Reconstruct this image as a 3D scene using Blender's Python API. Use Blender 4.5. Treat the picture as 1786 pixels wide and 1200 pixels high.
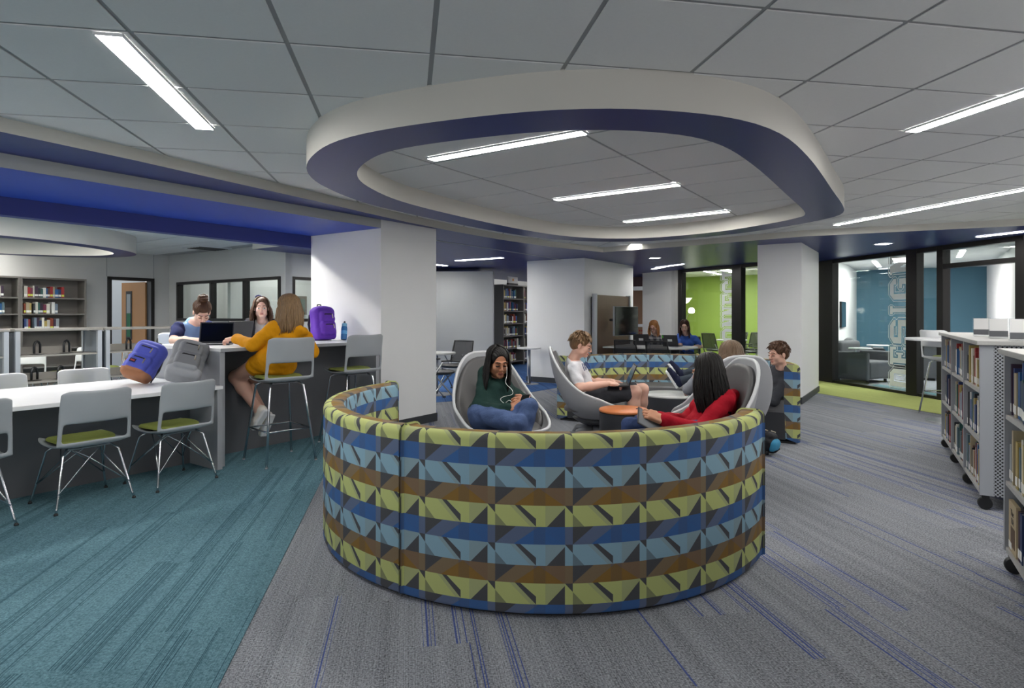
import bpy, math, random
import numpy as np
from mathutils import Vector, Matrix, Euler
R = math.radians
random.seed(7)
for o in list(bpy.data.objects): bpy.data.objects.remove(o)
scene = bpy.context.scene
COL = scene.collection

# ------------------------------------------------------------------ camera
F, CX, CY, H = 1050.0, 893.0, 549.0, 1.32      # photo pixels of the 1786 x 1200 frame, eye height
K = H / 1.4
cam_d = bpy.data.cameras.new('camera'); cam = bpy.data.objects.new('camera', cam_d); COL.objects.link(cam)
cam.location = (0, 0, H); cam.rotation_euler = (R(90), 0, 0)
cam_d.sensor_width = 36; cam_d.lens = 36 * F / 1786; cam_d.shift_y = -(600 - CY) / 1786
cam_d.clip_start = .05; cam_d.clip_end = 100
scene.camera = cam
# ------------------------------------------------------------------ world, exposure
w = bpy.data.worlds.new('world'); scene.world = w; w.use_nodes = True
w.node_tree.nodes['Background'].inputs[0].default_value = (1.0, .98, .95, 1)
w.node_tree.nodes['Background'].inputs[1].default_value = 0.30
vs = scene.view_settings
vs.view_transform = 'Standard'; vs.look = 'None'; vs.gamma = 1; vs.exposure = 2.05; vs.use_curve_mapping = False
LIGHT = 15.0          # radiance of the linear ceiling lights
# ------------------------------------------------------------------ coordinates
TH = R(34.33)
E2 = Vector((math.sin(TH), math.cos(TH), 0)); EL = Vector((-math.cos(TH), math.sin(TH), 0))
RB = math.atan2(E2.y, E2.x)                     # turns local x onto E2, local y onto EL
G1 = R(9.8); GD = Vector((-math.sin(G1), math.cos(G1), 0)); GP = Vector((math.cos(G1), math.sin(G1), 0))
RG = G1
def bp(s, t, z=0):                              # building frame (s along the bar, t away to the left)
    p = (E2 * s + EL * t) * K; return Vector((p.x, p.y, z))
def onz(px, py, z=0):                           # photo pixel -> point on the level plane z
    d = F * (H - z) / (py - CY); return Vector(((px - CX) / F * d, d, z))
def at(px, py, d):                              # photo pixel at distance d
    return Vector(((px - CX) / F * d, d, H - (py - CY) / F * d))
def srgb(*c):
    if len(c) == 1: c = c[0]
    return tuple((v/255/12.92 if v/255 <= .04045 else ((v/255+.055)/1.055)**2.4) for v in c)
# ------------------------------------------------------------------ node helper
class V:
    def __init__(s, nt, x): s.nt = nt; s.x = x
    def m(s, op, *o):
        n = s.nt.nodes.new('ShaderNodeMath'); n.operation = op
        for i, a in enumerate((s,) + o):
            a = a.x if isinstance(a, V) else a
            if isinstance(a, (int, float)): n.inputs[i].default_value = a
            else: s.nt.links.new(a, n.inputs[i])
        return V(s.nt, n.outputs[0])
    def __add__(s, o): return s.m('ADD', o)
    def __radd__(s, o): return s.m('ADD', o)
    def __sub__(s, o): return s.m('SUBTRACT', o)
    def __rsub__(s, o): return V(s.nt, o).m('SUBTRACT', s)
    def __mul__(s, o): return s.m('MULTIPLY', o)
    def __rmul__(s, o): return s.m('MULTIPLY', o)
    def __truediv__(s, o): return s.m('DIVIDE', o)
    def __gt__(s, o): return s.m('GREATER_THAN', o)
    def __lt__(s, o): return s.m('LESS_THAN', o)
    def floor(s): return s.m('FLOOR')
    def fract(s): return s.m('FRACT')
    def abs(s): return s.m('ABSOLUTE')
    def min(s, o): return s.m('MINIMUM', o)
    def max(s, o): return s.m('MAXIMUM', o)
def new_mat(name):
    m = bpy.data.materials.new(name); m.use_nodes = True
    return m, m.node_tree, m.node_tree.nodes['Principled BSDF']
def mixc(nt, fac, a, b):
    n = nt.nodes.new('ShaderNodeMix'); n.data_type = 'RGBA'
    for i, v in ((0, fac), (6, a), (7, b)):
        v = v.x if isinstance(v, V) else v
        if isinstance(v, (int, float)): n.inputs[i].default_value = v
        elif isinstance(v, tuple): n.inputs[i].default_value = (*v[:3], 1)
        else: nt.links.new(v, n.inputs[i])
    return n.outputs[2]
def noise(nt, scale, vec=None, detail=2, dims='3D', wv=None, rough=.5):
    n = nt.nodes.new('ShaderNodeTexNoise'); n.noise_dimensions = dims
    n.inputs['Scale'].default_value = scale; n.inputs['Detail'].default_value = detail; n.inputs['Roughness'].default_value = rough
    if vec is not None: nt.links.new(vec, n.inputs['Vector'])
    if wv is not None: nt.links.new(wv.x, n.inputs['W'])
    return V(nt, n.outputs['Fac'])
def texco(nt, which='Object'):
    n = nt.nodes.get('tc') or nt.nodes.new('ShaderNodeTexCoord'); n.name = 'tc'; return n.outputs[which]
def sep(nt, sock):
    n = nt.nodes.new('ShaderNodeSeparateXYZ'); nt.links.new(sock, n.inputs[0]); return [V(nt, n.outputs[i]) for i in range(3)]
def bump(nt, bs, h, strength=.3, dist=.01):
    n = nt.nodes.new('ShaderNodeBump'); n.inputs['Strength'].default_value = strength; n.inputs['Distance'].default_value = dist
    nt.links.new(h.x, n.inputs['Height']); nt.links.new(n.outputs[0], bs.inputs['Normal'])
MC = {}
def M(name, c=None, rough=.5, metal=0, spec=.5, var=0, vs_=8, bmp=0, bs_=60, emit=0, stretch=None, coat=0, bd=.01):
    """plain procedural material: colour with a little noise variation and fine relief"""
    if name in MC: return MC[name]
    m, nt, b = new_mat(name)
    col = srgb(c)
    b.inputs['Roughness'].default_value = rough; b.inputs['Metallic'].default_value = metal
    b.inputs['Specular IOR Level'].default_value = spec; b.inputs['Coat Weight'].default_value = coat
    vec = texco(nt)
    if stretch:
        mp = nt.nodes.new('ShaderNodeMapping'); mp.inputs['Scale'].default_value = stretch; nt.links.new(vec, mp.inputs[0]); vec = mp.outputs[0]
    if var:
        n = noise(nt, vs_, vec, 4)
        nt.links.new(mixc(nt, n, tuple(v*(1-var) for v in col), tuple(min(1, v*(1+var)) for v in col)), b.inputs['Base Color'])
    else: b.inputs['Base Color'].default_value = (*col, 1)
    if bmp: bump(nt, b, noise(nt, bs_, vec, 3), bmp, bd)
    if emit:
        b.inputs['Emission Color'].default_value = (*col, 1); b.inputs['Emission Strength'].default_value = emit
    MC[name] = m; return m
# ------------------------------------------------------------------ mesh builder
class MB:
    def __init__(s): s.v = []; s.f = []; s.m = []; s.uv = {}
    def add(s, vs_, fs, mi=0):
        b = len(s.v); s.v += [tuple(p) for p in vs_]
        for f in fs: s.f.append(tuple(i + b for i in f)); s.m.append(mi)
        return b
    def box(s, lo, hi, mi=0, T=None):
        x0, y0, z0 = lo; x1, y1, z1 = hi
        vs_ = [(x0,y0,z0),(x1,y0,z0),(x1,y1,z0),(x0,y1,z0),(x0,y0,z1),(x1,y0,z1),(x1,y1,z1),(x0,y1,z1)]
        if T is not None: vs_ = [tuple(T @ Vector(p)) for p in vs_]
        s.add(vs_, [(0,3,2,1),(4,5,6,7),(0,1,5,4),(1,2,6,5),(2,3,7,6),(3,0,4,7)], mi); return s
    def cbox(s, c, d, mi=0, T=None):
        return s.box([c[i]-d[i]/2 for i in range(3)], [c[i]+d[i]/2 for i in range(3)], mi, T)
    def tube(s, pts, r, n=8, mi=0, closed=False, flat=None):
        pts = [Vector(p) for p in pts]; N = len(pts); rs = r if isinstance(r, (list, tuple)) else [r]*N
        ring = []; up = None
        for i, p in enumerate(pts):
            if closed: t = pts[(i+1) % N] - pts[i-1]
            else: t = pts[min(i+1, N-1)] - pts[max(i-1, 0)]
            t = t.normalized() if t.length > 1e-9 else Vector((0,0,1))
            if up is None: up = Vector((0,0,1)) if abs(t.z) < .9 else Vector((1,0,0))
            a = up - t * up.dot(t); a = a.normalized() if a.length > 1e-6 else t.orthogonal().normalized(); up = a; b = t.cross(a)
            fl = flat or 1
            ring.append([p + (a*math.cos(2*math.pi*k/n)*fl + b*math.sin(2*math.pi*k/n))*rs[i] for k in range(n)])
        vs_ = [q for g in ring for q in g]; fs = []
        for i in range(N if closed else N-1):
            j = (i+1) % N
            for k in range(n): fs.append((i*n+k, i*n+(k+1) % n, j*n+(k+1) % n, j*n+k))
        if not closed: fs += [tuple(reversed(range(n))), tuple(range((N-1)*n, N*n))]
        s.add(vs_, fs, mi); return s
    def lathe(s, prof, n=32, mi=0, c=(0,0,0), cap=True):
        vs_ = []
        for r, z in prof:
            for k in range(n):
                a = 2*math.pi*k/n; vs_.append((c[0]+r*math.cos(a), c[1]+r*math.sin(a), c[2]+z))
        fs = []
        for i in range(len(prof)-1):
            for k in range(n): fs.append((i*n+k, i*n+(k+1) % n, (i+1)*n+(k+1) % n, (i+1)*n+k))
        if cap: fs += [tuple(reversed(range(n))), tuple(range((len(prof)-1)*n, len(prof)*n))]
        s.add(vs_, fs, mi); return s
    def prism(s, poly, z0, z1, mi=0, mis=None):
        n = len(poly); vs_ = [(p[0], p[1], z0) for p in poly] + [(p[0], p[1], z1) for p in poly]
        s.add(vs_, [tuple(reversed(range(n)))], mi if mis is None else mis[0])
        b = len(s.v) - 2*n
        s.f.append(tuple(range(b+n, b+2*n))); s.m.append(mi if mis is None else mis[1])
        for k in range(n): s.f.append((b+k, b+(k+1) % n, b+n+(k+1) % n, b+n+k)); s.m.append(mi if mis is None else mis[2])
        return s
    def grid(s, pts, mi=0, skip=None, wrap=False):
        nr, nc = len(pts), len(pts[0]); vs_ = [p for r in pts for p in r]; fs = []
        for i in range(nr-1):
            for j in range(nc if wrap else nc-1):
                if skip and skip(i, j): continue
                fs.append((i*nc+j, i*nc+(j+1) % nc, (i+1)*nc+(j+1) % nc, (i+1)*nc+j))
        s.add(vs_, fs, mi); return s
    def mesh(s, name):
        me = bpy.data.meshes.new(name); me.from_pydata([tuple(p) for p in s.v], [], s.f)
        me.polygons.foreach_set('material_index', s.m); me.update(); return me
    def build(s, name, mats, parent=None, smooth=False, bevel=0, solid=0, sub=0, loc=(0,0,0), rz=0, seg=2, auto=None):
        me = s.mesh(name)
        o = bpy.data.objects.new(name, me); COL.objects.link(o)
        for m in (mats if isinstance(mats, (list, tuple)) else [mats]): me.materials.append(m)
        o.parent = parent; o.location = loc; o.rotation_euler = (0, 0, rz)
        if smooth or auto:
            me.polygons.foreach_set('use_smooth', [True]*len(me.polygons))
            if auto: me.set_sharp_from_angle(angle=R(auto))
        if solid:
            d = o.modifiers.new('s', 'SOLIDIFY'); d.thickness = solid; d.offset = 0
        if bevel:
            d = o.modifiers.new('b', 'BEVEL'); d.width = bevel; d.segments = seg; d.limit_method = 'ANGLE'; d.angle_limit = R(35)
        if sub:
            d = o.modifiers.new('u', 'SUBSURF'); d.levels = sub; d.render_levels = sub
        return o
def thing(name, label, cat, loc=(0,0,0), rz=0, group=None):
    o = bpy.data.objects.new(name, None); COL.objects.link(o); o.empty_display_size = .1
    o.location = loc; o.rotation_euler = (0, 0, rz); return tag(o, label, cat, group)
def tag(o, label, cat, group=None):
    o['label'] = label; o['category'] = cat
    if group: o['group'] = group
    return o
def struct(o): o['kind'] = 'structure'; return o
KIDS = {}
def dup(root, loc, rz, label):
    r = root.copy(); COL.objects.link(r); r.location = loc; r.rotation_euler = (0, 0, rz); r['label'] = label
    def rec(a, b):
        for ch in list(a.children):
            c = ch.copy(); COL.objects.link(c); c.parent = b; rec(ch, c)
    rec(root, r); return r
ORD = 'first second third fourth fifth sixth seventh eighth ninth tenth eleventh twelfth thirteenth fourteenth fifteenth sixteenth seventeenth eighteenth nineteenth twentieth'.split()
def T_(loc, rx=0, ry=0, rz=0): return Matrix.Translation(loc) @ Euler((rx, ry, rz)).to_matrix().to_4x4()
def clip_convex(poly, clip):
    def side(p, a, b): return (b[0]-a[0])*(p[1]-a[1]) - (b[1]-a[1])*(p[0]-a[0])
    out = list(poly)
    for i in range(len(clip)):
        a, b = clip[i], clip[(i+1) % len(clip)]; inp = out; out = []
        for j in range(len(inp)):
            p, q = inp[j], inp[(j+1) % len(inp)]; sp, sq = side(p, a, b), side(q, a, b)
            if sp >= 0: out.append(p)
            if (sp >= 0) != (sq >= 0):
                t = sp/(sp-sq); out.append((p[0]+(q[0]-p[0])*t, p[1]+(q[1]-p[1])*t))
        if not out: return []
    return out
def inside(p, poly):
    c = False
    for i in range(len(poly)):
        a, b = poly[i], poly[i-1]
        if (a[1] > p[1]) != (b[1] > p[1]) and p[0] < (b[0]-a[0])*(p[1]-a[1])/(b[1]-a[1])+a[0]: c = not c
    return c
def spline(pts, n=8, closed=True):
    out = []; N = len(pts)
    for i in range(N if closed else N-1):
        p0, p1, p2, p3 = (pts[(i+j) % N] if closed else pts[min(max(i+j, 0), N-1)] for j in (-1, 0, 1, 2))
        for k in range(n):
            t = k/n
            out.append(tuple(.5*(2*p1[d]+(p2[d]-p0[d])*t+(2*p0[d]-5*p1[d]+4*p2[d]-p3[d])*t*t+(-p0[d]+3*p1[d]-3*p2[d]+p3[d])*t**3) for d in range(len(p1))))
    if not closed: out.append(tuple(pts[-1]))
    return out
# ================================================================== materials of the shell
def carpet(name, base, dark, light, line, line_amt, contrast=1.0, line_id=.52, lf=95):
    m, nt, b = new_mat(name); b.inputs['Roughness'].default_value = .95; b.inputs['Specular IOR Level'].default_value = .1
    g = nt.nodes.new('ShaderNodeNewGeometry'); x, y, z = sep(nt, g.outputs['Position'])
    u = x*GP.x + y*GP.y; v = x*GD.x + y*GD.y
    c = (u/.25).floor()
    wn = nt.nodes.new('ShaderNodeTexWhiteNoise'); wn.noise_dimensions = '1D'; nt.links.new(c.x, wn.inputs['W'])
    r = (v/1.0 + V(nt, wn.outputs['Value'])).floor()
    wn2 = nt.nodes.new('ShaderNodeTexWhiteNoise'); wn2.noise_dimensions = '1D'; nt.links.new((c*7.31 + r*3.17).x, wn2.inputs['W'])
    idv = V(nt, wn2.outputs['Value'])
    st = noise(nt, 1, None, 2, '1D', u*300 + idv*91)                # fine stripes running along the planks
    sp = noise(nt, 115, g.outputs['Position'], 3, rough=.75)
    lo = noise(nt, 1, None, 1, '1D', u*14 + idv*33)
    f = ((st - .5)*.75*contrast + (sp - .5)*2.3*contrast + (lo - .5)*.28*contrast + (idv - .5)*.12 + .5).max(0).min(1)
    col = mixc(nt, f, srgb(dark), srgb(light))
    ln = noise(nt, 1, None, 0, '1D', u*lf + idv*57)
    bd_ = noise(nt, 1, None, 0, '1D', u*9 + idv*23)
    lm = (ln > line_amt-.16) * (bd_ > .56) * (idv > line_id) * .75
    col = mixc(nt, lm, col, srgb(line))
    nt.links.new(col, b.inputs['Base Color']); bump(nt, b, sp + st, .35, .004)
    return m
M_gray = carpet('grey_carpet', 0, (58,60,65), (178,181,189), (30,62,142), .715)
M_teal = carpet('teal_carpet', 0, (44,76,88), (122,160,172), (34,66,80), .70, .8, .2, 190)
M_bluec = carpet('blue_carpet', 0, (44,70,112), (74,108,160), (30,50,96), .7, .7)
M_lime = carpet('lime_carpet', 0, (156,166,92), (200,208,132), (140,156,80), .8, .6)
wall_m = M('wall_paint', (196,197,196), .7, var=.02, vs_=3, bmp=.03, bs_=200)
wallw_m = M('wall_paint_white', (226,227,228), .65, var=.02, vs_=3, bmp=.03, bs_=200)
wallg_m = M('wall_paint_grey', (170,173,174), .7, var=.02, vs_=3, bmp=.03, bs_=200)
beige_m = M('fascia_paint', (196,194,188), .6, var=.02, vs_=4)
tile_m = M('ceiling_tile', (228,229,230), .9, var=.03, vs_=60, bmp=.12, bs_=400)
rail_m = M('grid_rail_metal', (158,160,163), .5)
navy_m = M('navy_paint', (15,36,112), .38, var=.04, vs_=2)
blue_m = M('bright_blue_paint', (28,60,162), .5, var=.03, vs_=2)
dkblue_m = M('dark_blue_paint', (38,50,116), .5, var=.03, vs_=2)
base_m = M('baseboard_rubber', (52,55,60), .5)
bronze_m = M('bronze_frame', (34,32,32), .35, metal=.3, var=.06, vs_=5)
green_m = M('lime_wall_paint', (150,174,78), .6, var=.03, vs_=2)
tealw_m = M('teal_wall_paint', (70,112,132), .6, var=.03, vs_=2)
black_m = M('black_plastic', (22,23,25), .45, var=.1, vs_=20)
chrome_m = M('chrome', (205,208,212), .18, metal=1)
steel_m = M('brushed_steel', (170,172,176), .35, metal=1)
grey_m = M('grey_laminate', (150,153,158), .45, var=.03, vs_=12)
dgrey_m = M('dark_grey_laminate', (92,94,99), .5, var=.05, vs_=10)
white_m = M('white_laminate', (226,227,229), .3, var=.01, vs_=6)
def mk_glass(name, tint=(1,1,1), refl=.09):
    m = bpy.data.materials.new(name); m.use_nodes = True; nt = m.node_tree; nt.nodes.clear()
    o = nt.nodes.new('ShaderNodeOutputMaterial'); t = nt.nodes.new('ShaderNodeBsdfTransparent'); gl = nt.nodes.new('ShaderNodeBsdfGlossy'); mx = nt.nodes.new('ShaderNodeMixShader')
    t.inputs[0].default_value = (*tint, 1); gl.inputs['Roughness'].default_value = .02
    lw = nt.nodes.new('ShaderNodeLayerWeight'); lw.inputs[0].default_value = .5
    fc = V(nt, lw.outputs['Facing']); f = fc.m('POWER', 5)*.9 + refl*.4
    nt.links.new(f.x, mx.inputs[0]); nt.links.new(t.outputs[0], mx.inputs[1]); nt.links.new(gl.outputs[0], mx.inputs[2]); nt.links.new(mx.outputs[0], o.inputs[0])
    return m
glass_m = mk_glass('window_glass', (.93,.97,.96)); acryl_m = mk_glass('clear_acrylic', (.9,.92,.93), .2)
emit_m = M('light_diffuser', (255,252,246), .5, emit=LIGHT)
# ================================================================== floors
ZC, ZS, ZR, ZI, ZB, ZN, ZO = 2.47, 2.385, 2.285, 2.435, 2.29, 2.14, 2.55
m = MB(); m.box((-14,-3,-.1), (16,22,0)); struct(m.build('floor', M_gray))
def patch(name, pts, mat, z):
    m = MB(); m.prism([(p[0], p[1]) for p in pts], 0.0005, z); return struct(m.build(name, mat))
a, c = onz(380,1200), onz(560,840); dirv = (c-a).normalized()
t0 = a - dirv*5; t1 = bp(5.02, 5.95); t1 = a + dirv*((t1-a).dot(dirv))
patch('floor_teal_carpet', [t0, t1, bp(5.02, 7.2), bp(4.6, 14), bp(-6, 14), bp(-8, 4)], M_teal, .004)
patch('floor_lime_carpet', [Vector((5.05,11.6)), Vector((5.05,10.55)), Vector((5.65,8.1)), Vector((6.2,6.5)), Vector((7.3,6.5)), Vector((6.62,9.56)), Vector((6.1,12.3))], M_lime, .004)
patch('floor_blue_carpet', [bp(6.05,7.0), bp(8.3,5.9), bp(10.6,5.75), bp(10.6,7), bp(13,7), bp(17,5.6), bp(20,9), bp(12,14), bp(6.05,11)], M_bluec, .004)
# ================================================================== main tiled ceiling
edge = [(-6,4.3),(-3,4.5),(1.28,4.7),(2.08,4.76),(2.82,4.86),(3.83,4.98),(4.6,5.1),(5.37,5.2),(6.4,5.26),(7.37,5.25),(8.6,5.12),(9.92,4.78),(9.79,3.19),(9.55,1.43),(9.78,.06),(9.97,-1.06),(10.05,-1.5)]
edge_w = [bp(*p) for p in edge]
main_poly = [(p.x, p.y) for p in edge_w] + [(9.0,5.0),(12.0,2.0),(bp(-8,-8).x, bp(-8,-8).y)]
rin = [(2.92,1.66),(2.74,2.23),(2.68,2.71),(2.77,3.06),(2.98,3.40),(3.32,3.66),(3.93,3.89),(4.86,3.98),(5.96,3.98),(6.8,3.86),(7.4,3.5),(7.66,2.9),(7.56,2.1),(7.26,1.5),(6.98,1.13),(6.66,.98),(5.54,.96),(4.3,.96),(3.62,1.03),(3.22,1.26)]
rin = spline(rin, 5)
rin_w = [(bp(*p).x, bp(*p).y) for p in rin]
def offset_poly(poly, d):
    n = len(poly); A = sum(poly[i][0]*poly[(i+1)%n][1]-poly[(i+1)%n][0]*poly[i][1] for i in range(n)); sg = 1 if A > 0 else -1
    out = []
    for i in range(n):
        a = Vector(poly[i-1]); b = Vector(poly[(i+1) % n]); t = (b-a).normalized(); out.append((poly[i][0]+t.y*d*sg, poly[i][1]-t.x*d*sg))
    return out
rout_w = offset_poly(rin_w, .325); rmid_w = offset_poly(rin_w, .15)
A_ = sum(rmid_w[i][0]*rmid_w[(i+1)%len(rmid_w)][1]-rmid_w[(i+1)%len(rmid_w)][0]*rmid_w[i][1] for i in range(len(rmid_w)))
if A_ < 0: rmid_w.reverse()
cm = bp(3, 0); grown_main = [tuple(Vector(q) + (Vector(q)-Vector((cm.x, cm.y))).normalized()*.42) for q in main_poly]
ceil = MB(); ceil.prism(main_poly, ZC+.006, ZC+.05); ceil_o = struct(ceil.build('ceiling', rail_m))
TS = .61
def tile_mesh(name, dx, dy, mat, h=.005):
    m = MB(); g = .011; m.box((-dx/2+g,-dy/2+g,0), (dx/2-g,dy/2-g,h)); me = m.mesh(name); me.materials.append(mat); return me
tm = tile_mesh('ceiling_tile', TS, TS, tile_m)
rest = MB(); ntile = 0
def visible(p, mar=.5):
    return p.y > 1.1 and abs(p.x) < p.y*.88 + mar
lights_uv = []
def lay_tiles(parent, me, dx, dy, u0, v0, rz, ax, ay, keep, z, rangeu, rangev):
    for i in rangeu:
        for j in rangev:
            u = u0 + (i+.5)*dx; v = v0 + (j+.5)*dy; p = ax*u + ay*v
            k = keep(p)
            if not k: continue
            o = bpy.data.objects.new('ceiling_tile', me); COL.objects.link(o); o.location = (p.x, p.y, z); o.rotation_euler = (0,0,rz); o.parent = parent
def keep_main(p):
    return visible(p) and inside((p.x, p.y), grown_main) and not all(inside((p.x+sx*.3, p.y+sy*.3), rmid_w) for sx in (-1,1) for sy in (-1,1))
lay_tiles(ceil_o, tm, TS, TS, .105, 2.677, RG, GP, GD, keep_main, ZC, range(-14, 17), range(-4, 14))
# plain run of tiles behind the camera and beyond the frame
m = MB()
for i in range(-14, 17):
    for j in range(-9, 14):
        p = GP*(.105+(i+.5)*TS) + GD*(2.677+(j+.5)*TS)
        if not visible(p) and p.y > -2.9 and inside((p.x, p.y), grown_main): m.box((-.294,-.294,0), (.294,.294,.005), 0, T_((p.x, p.y, ZC), 0, 0, RG))
o = m.build('ceiling_tile_field', tile_m, ceil_o); o['kind'] = 'stuff'
# ring bulkhead
def ring_mesh(name, outer, inner, z0, z1, mats):
    m = MB(); n = len(outer)
    vs_ = [(p[0],p[1],z0) for p in outer]+[(p[0],p[1],z1) for p in outer]+[(p[0],p[1],z0) for p in inner]+[(p[0],p[1],z1) for p in inner]
    b = m.add(vs_, [], 0)
    for k in range(n):
        j = (k+1) % n
        for f, mi in (((k,j,n+j,n+k),0), ((2*n+k,3*n+k,3*n+j,2*n+j),0), ((k,2*n+k,2*n+j,j),1), ((n+k,n+j,3*n+j,3*n+k),0)):
            m.f.append(f); m.m.append(mi)
    return struct(m.build(name, mats, auto=40))
ring_mesh('ceiling_ring', rout_w, rin_w, ZR, ZC+.03, [beige_m, navy_m])
# inner ceiling of the ring: 2 x 4 panels square to the building
m = MB(); m.prism(rmid_w, ZI+.006, ZI+.03); inner = struct(m.build('ceiling_inside_ring', rail_m))
e2, el = E2*K, EL*K
IX, IY = .63*K, 1.33*K
for i in range(-1, 10):
    for j in range(-1, 4):
        s0 = 2.91-.63+i*.63; q0 = 1.84-1.33*1+j*1.33
        g = .011/K
        poly = [(s0+g,q0+g),(s0+.63-g,q0+g),(s0+.63-g,q0+1.33-g),(s0+g,q0+1.33-g)]
        poly = [(bp(*p).x, bp(*p).y) for p in poly]
        poly = clip_convex(poly, rmid_w)
        if len(poly) > 2:
            m = MB(); m.prism(poly, ZI, ZI+.005); m.build('ceiling_tile', tile_m, inner)
# ================================================================== soffits and beam
m = MB(); poly = [(p.x, p.y) for p in edge_w] + [(7.06,7.0),(6.62,9.56),(6.06,12.8),(5.42,11.6),(4.0,14.35),(3.3,15.5),(4.4,16.7),(2.4,19.6)] + [tuple(bp(s,t)[:2]) for s, t in ((18.5,11.2),(10.6,11.2),(10.6,9.55),(6.05,9.55),(6.0,6.7),(6.0,5.31),(-6,5.31))]
m.prism(poly, ZS, ZS+.3, mis=[1,0,0]); struct(m.build('ceiling_soffit', [beige_m, navy_m], auto=30))
def bbox(name, s0, s1, t0, t1, z0, z1, mats, mis=None, **kw):
    m = MB(); m.prism([tuple(bp(s,t)[:2]) for s, t in ((s0,t0),(s1,t0),(s1,t1),(s0,t1))], z0, z1, mis=mis or [0,0,0]); return m.build(name, mats, **kw)
struct(bbox('ceiling_beam', -6, 5.1, 5.312, 6.61, ZB, ZS+.3, [wallg_m, blue_m], [1,0,0]))
struct(bbox('ceiling_header', -6, 5.6, 6.612, 6.75, ZN, ZS+.3, [dkblue_m]))
struct(bbox('trim_1', 6.0, 10.66, 6.08, 6.12, ZS-.006, ZS+.01, [wallg_m]))
# far room ceiling
fo = struct(bbox('ceiling_far_room', -6, 6.8, 6.752, 14.2, ZO+.006, ZO+.06, [rail_m]))
tme = tile_mesh('far_ceiling_tile', .61, 1.22, tile_m)
for i in range(-1, 12):
    for j in range(0, 6):
        p = bp(0, 6.75) + E2*(i+.5)*.61 + EL*(j+.5)*1.22
        if i*.61/K < 6.2 and i > -1:
            o = bpy.data.objects.new('ceiling_tile', tme); COL.objects.link(o); o.location = (p.x, p.y, ZO); o.rotation_euler = (0,0,RB); o.parent = fo
el1 = [tuple(bp(2.2+2.75*math.cos(a_), 11.5+1.72*math.sin(a_))[:2]) for a_ in (2*math.pi*k/72 for k in range(72))]
el2 = [tuple(bp(2.2+2.42*math.cos(a_), 11.5+1.42*math.sin(a_))[:2]) for a_ in (2*math.pi*k/72 for k in range(72))]
ring_mesh('ceiling_ring_far_room', el1, el2, ZR, ZO+.03, [beige_m, navy_m])
# ================================================================== columns and walls
def column(name, s0, s1, t0, t1, mats, mis):
    o = struct(bbox(name, s0, s1, t0, t1, 0, ZS+.1, mats, mis))
    b = MB(); b.prism([tuple(bp(s,t)[:2]) for s, t in ((s0-.012,t0-.012),(s1+.012,t0-.012),(s1+.012,t1+.012),(s0-.012,t1+.012))], 0, .1)
    struct(b.build('baseboard_'+name[5:], base_m)); return o
column('wall_column_bar', 5.02, 6.0, 5.31, 6.61, [wallw_m], [0,0,0])
column('wall_column_media', 10.67, 13.1, 5.55, 6.9, [wallw_m], [0,0,0])
column('wall_column_glass', 10.32, 12.2, 1.57, 2.22, [wallw_m], [0,0,0])
def wall(name, a, b, z0=0, z1=2.6, th=.12, mat=None, skirt=True, side=1):
    a = Vector((a[0],a[1],0)); b = Vector((b[0],b[1],0)); d = (b-a).normalized(); n = Vector((-d.y,d.x,0))*side
    m = MB(); q = [a, b, b+n*th, a+n*th]
    if side < 0: q.reverse()
    m.prism([(p.x,p.y) for p in q], z0, z1); return struct(m.build(name, mat or wall_m))
# far left wall with a door opening, and the window wall beside it
def tpx(px, t):                                  # s on the line t where photo column px falls
    k = (px-CX)/F; return (t*(EL.x - k*EL.y))/(k*E2.y - E2.x)
def spx(px, s):
    k = (px-CX)/F; return (s*(E2.x - k*E2.y))/(k*EL.y - EL.x)
TW = 13.8
sd0, sd1 = tpx(187,TW), tpx(268,TW); SW = tpx(295,TW)
DOORZ = 2.06
wall('wall_far_left', bp(-2,TW), bp(sd0,TW), 0, ZO+.05, .12)
wall('wall_far_left_lintel', bp(sd0,TW), bp(sd1,TW), DOORZ, ZO+.05, .12)
wall('wall_far_left_end', bp(sd1,TW), bp(SW+.2,TW), 0, ZO+.05, .12)
for px in (185, 267):
    s_ = tpx(px,TW); b = MB(); b.prism([tuple(bp(s_+ds,TW+dt)[:2]) for ds, dt in ((0,-.008),(.015,-.008),(.015,.01),(0,.01))], DOORZ, ZO+.05); struct(b.build('trim_2', wallg_m))
m = MB()
for s_a, s_b, za, zb in ((sd0,sd0+.07,0,DOORZ),(sd1-.07,sd1,0,DOORZ),(sd0,sd1,DOORZ-.06,DOORZ)):
    m.prism([tuple(bp(s,t)[:2]) for s, t in ((s_a,TW-.04),(s_b,TW-.04),(s_b,TW+.16),(s_a,TW+.16))], za, zb)
door1 = struct(m.build('door_1', bronze_m))
wood_m = M('door_oak', (168,124,78), .45, var=.12, vs_=3, stretch=(1,1,.12), bmp=.05)
la, lb_ = bp(sd1-.07,TW+.18), bp(tpx(214,TW+1.0),TW+1.0); ld = lb_-la; lz = math.atan2(ld.y, ld.x); LL = ld.length
leaf = MB().box((0,-.022,.01), (LL,.022,DOORZ-.07)).build('door_leaf', wood_m, door1, loc=la, rz=lz)
MB().box((LL*.55,-.03,.80), (LL*.80,.03,DOORZ-.25)).build('vision_frame', black_m, leaf)
MB().box((LL*.60,-.034,.86), (LL*.76,.034,1.35)).build('vision_panel', M('door_glass_green',(40,104,72),.15), leaf)
MB().box((LL*.60,-.034,1.351), (LL*.76,.034,DOORZ-.31)).build('vision_panel', M('door_glass_pale',(150,160,164),.15), leaf)
wall('wall_beyond_door', bp(sd0-1.6,TW+2.6), bp(sd1+1,TW+2.6), 0, ZO, .1, M('bright_room_wall',(206,216,224),.7))
m = MB(); p0, p1 = bp(sd0+.25,TW+2.55), bp(sd0+.62,TW+2.55)
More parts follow.
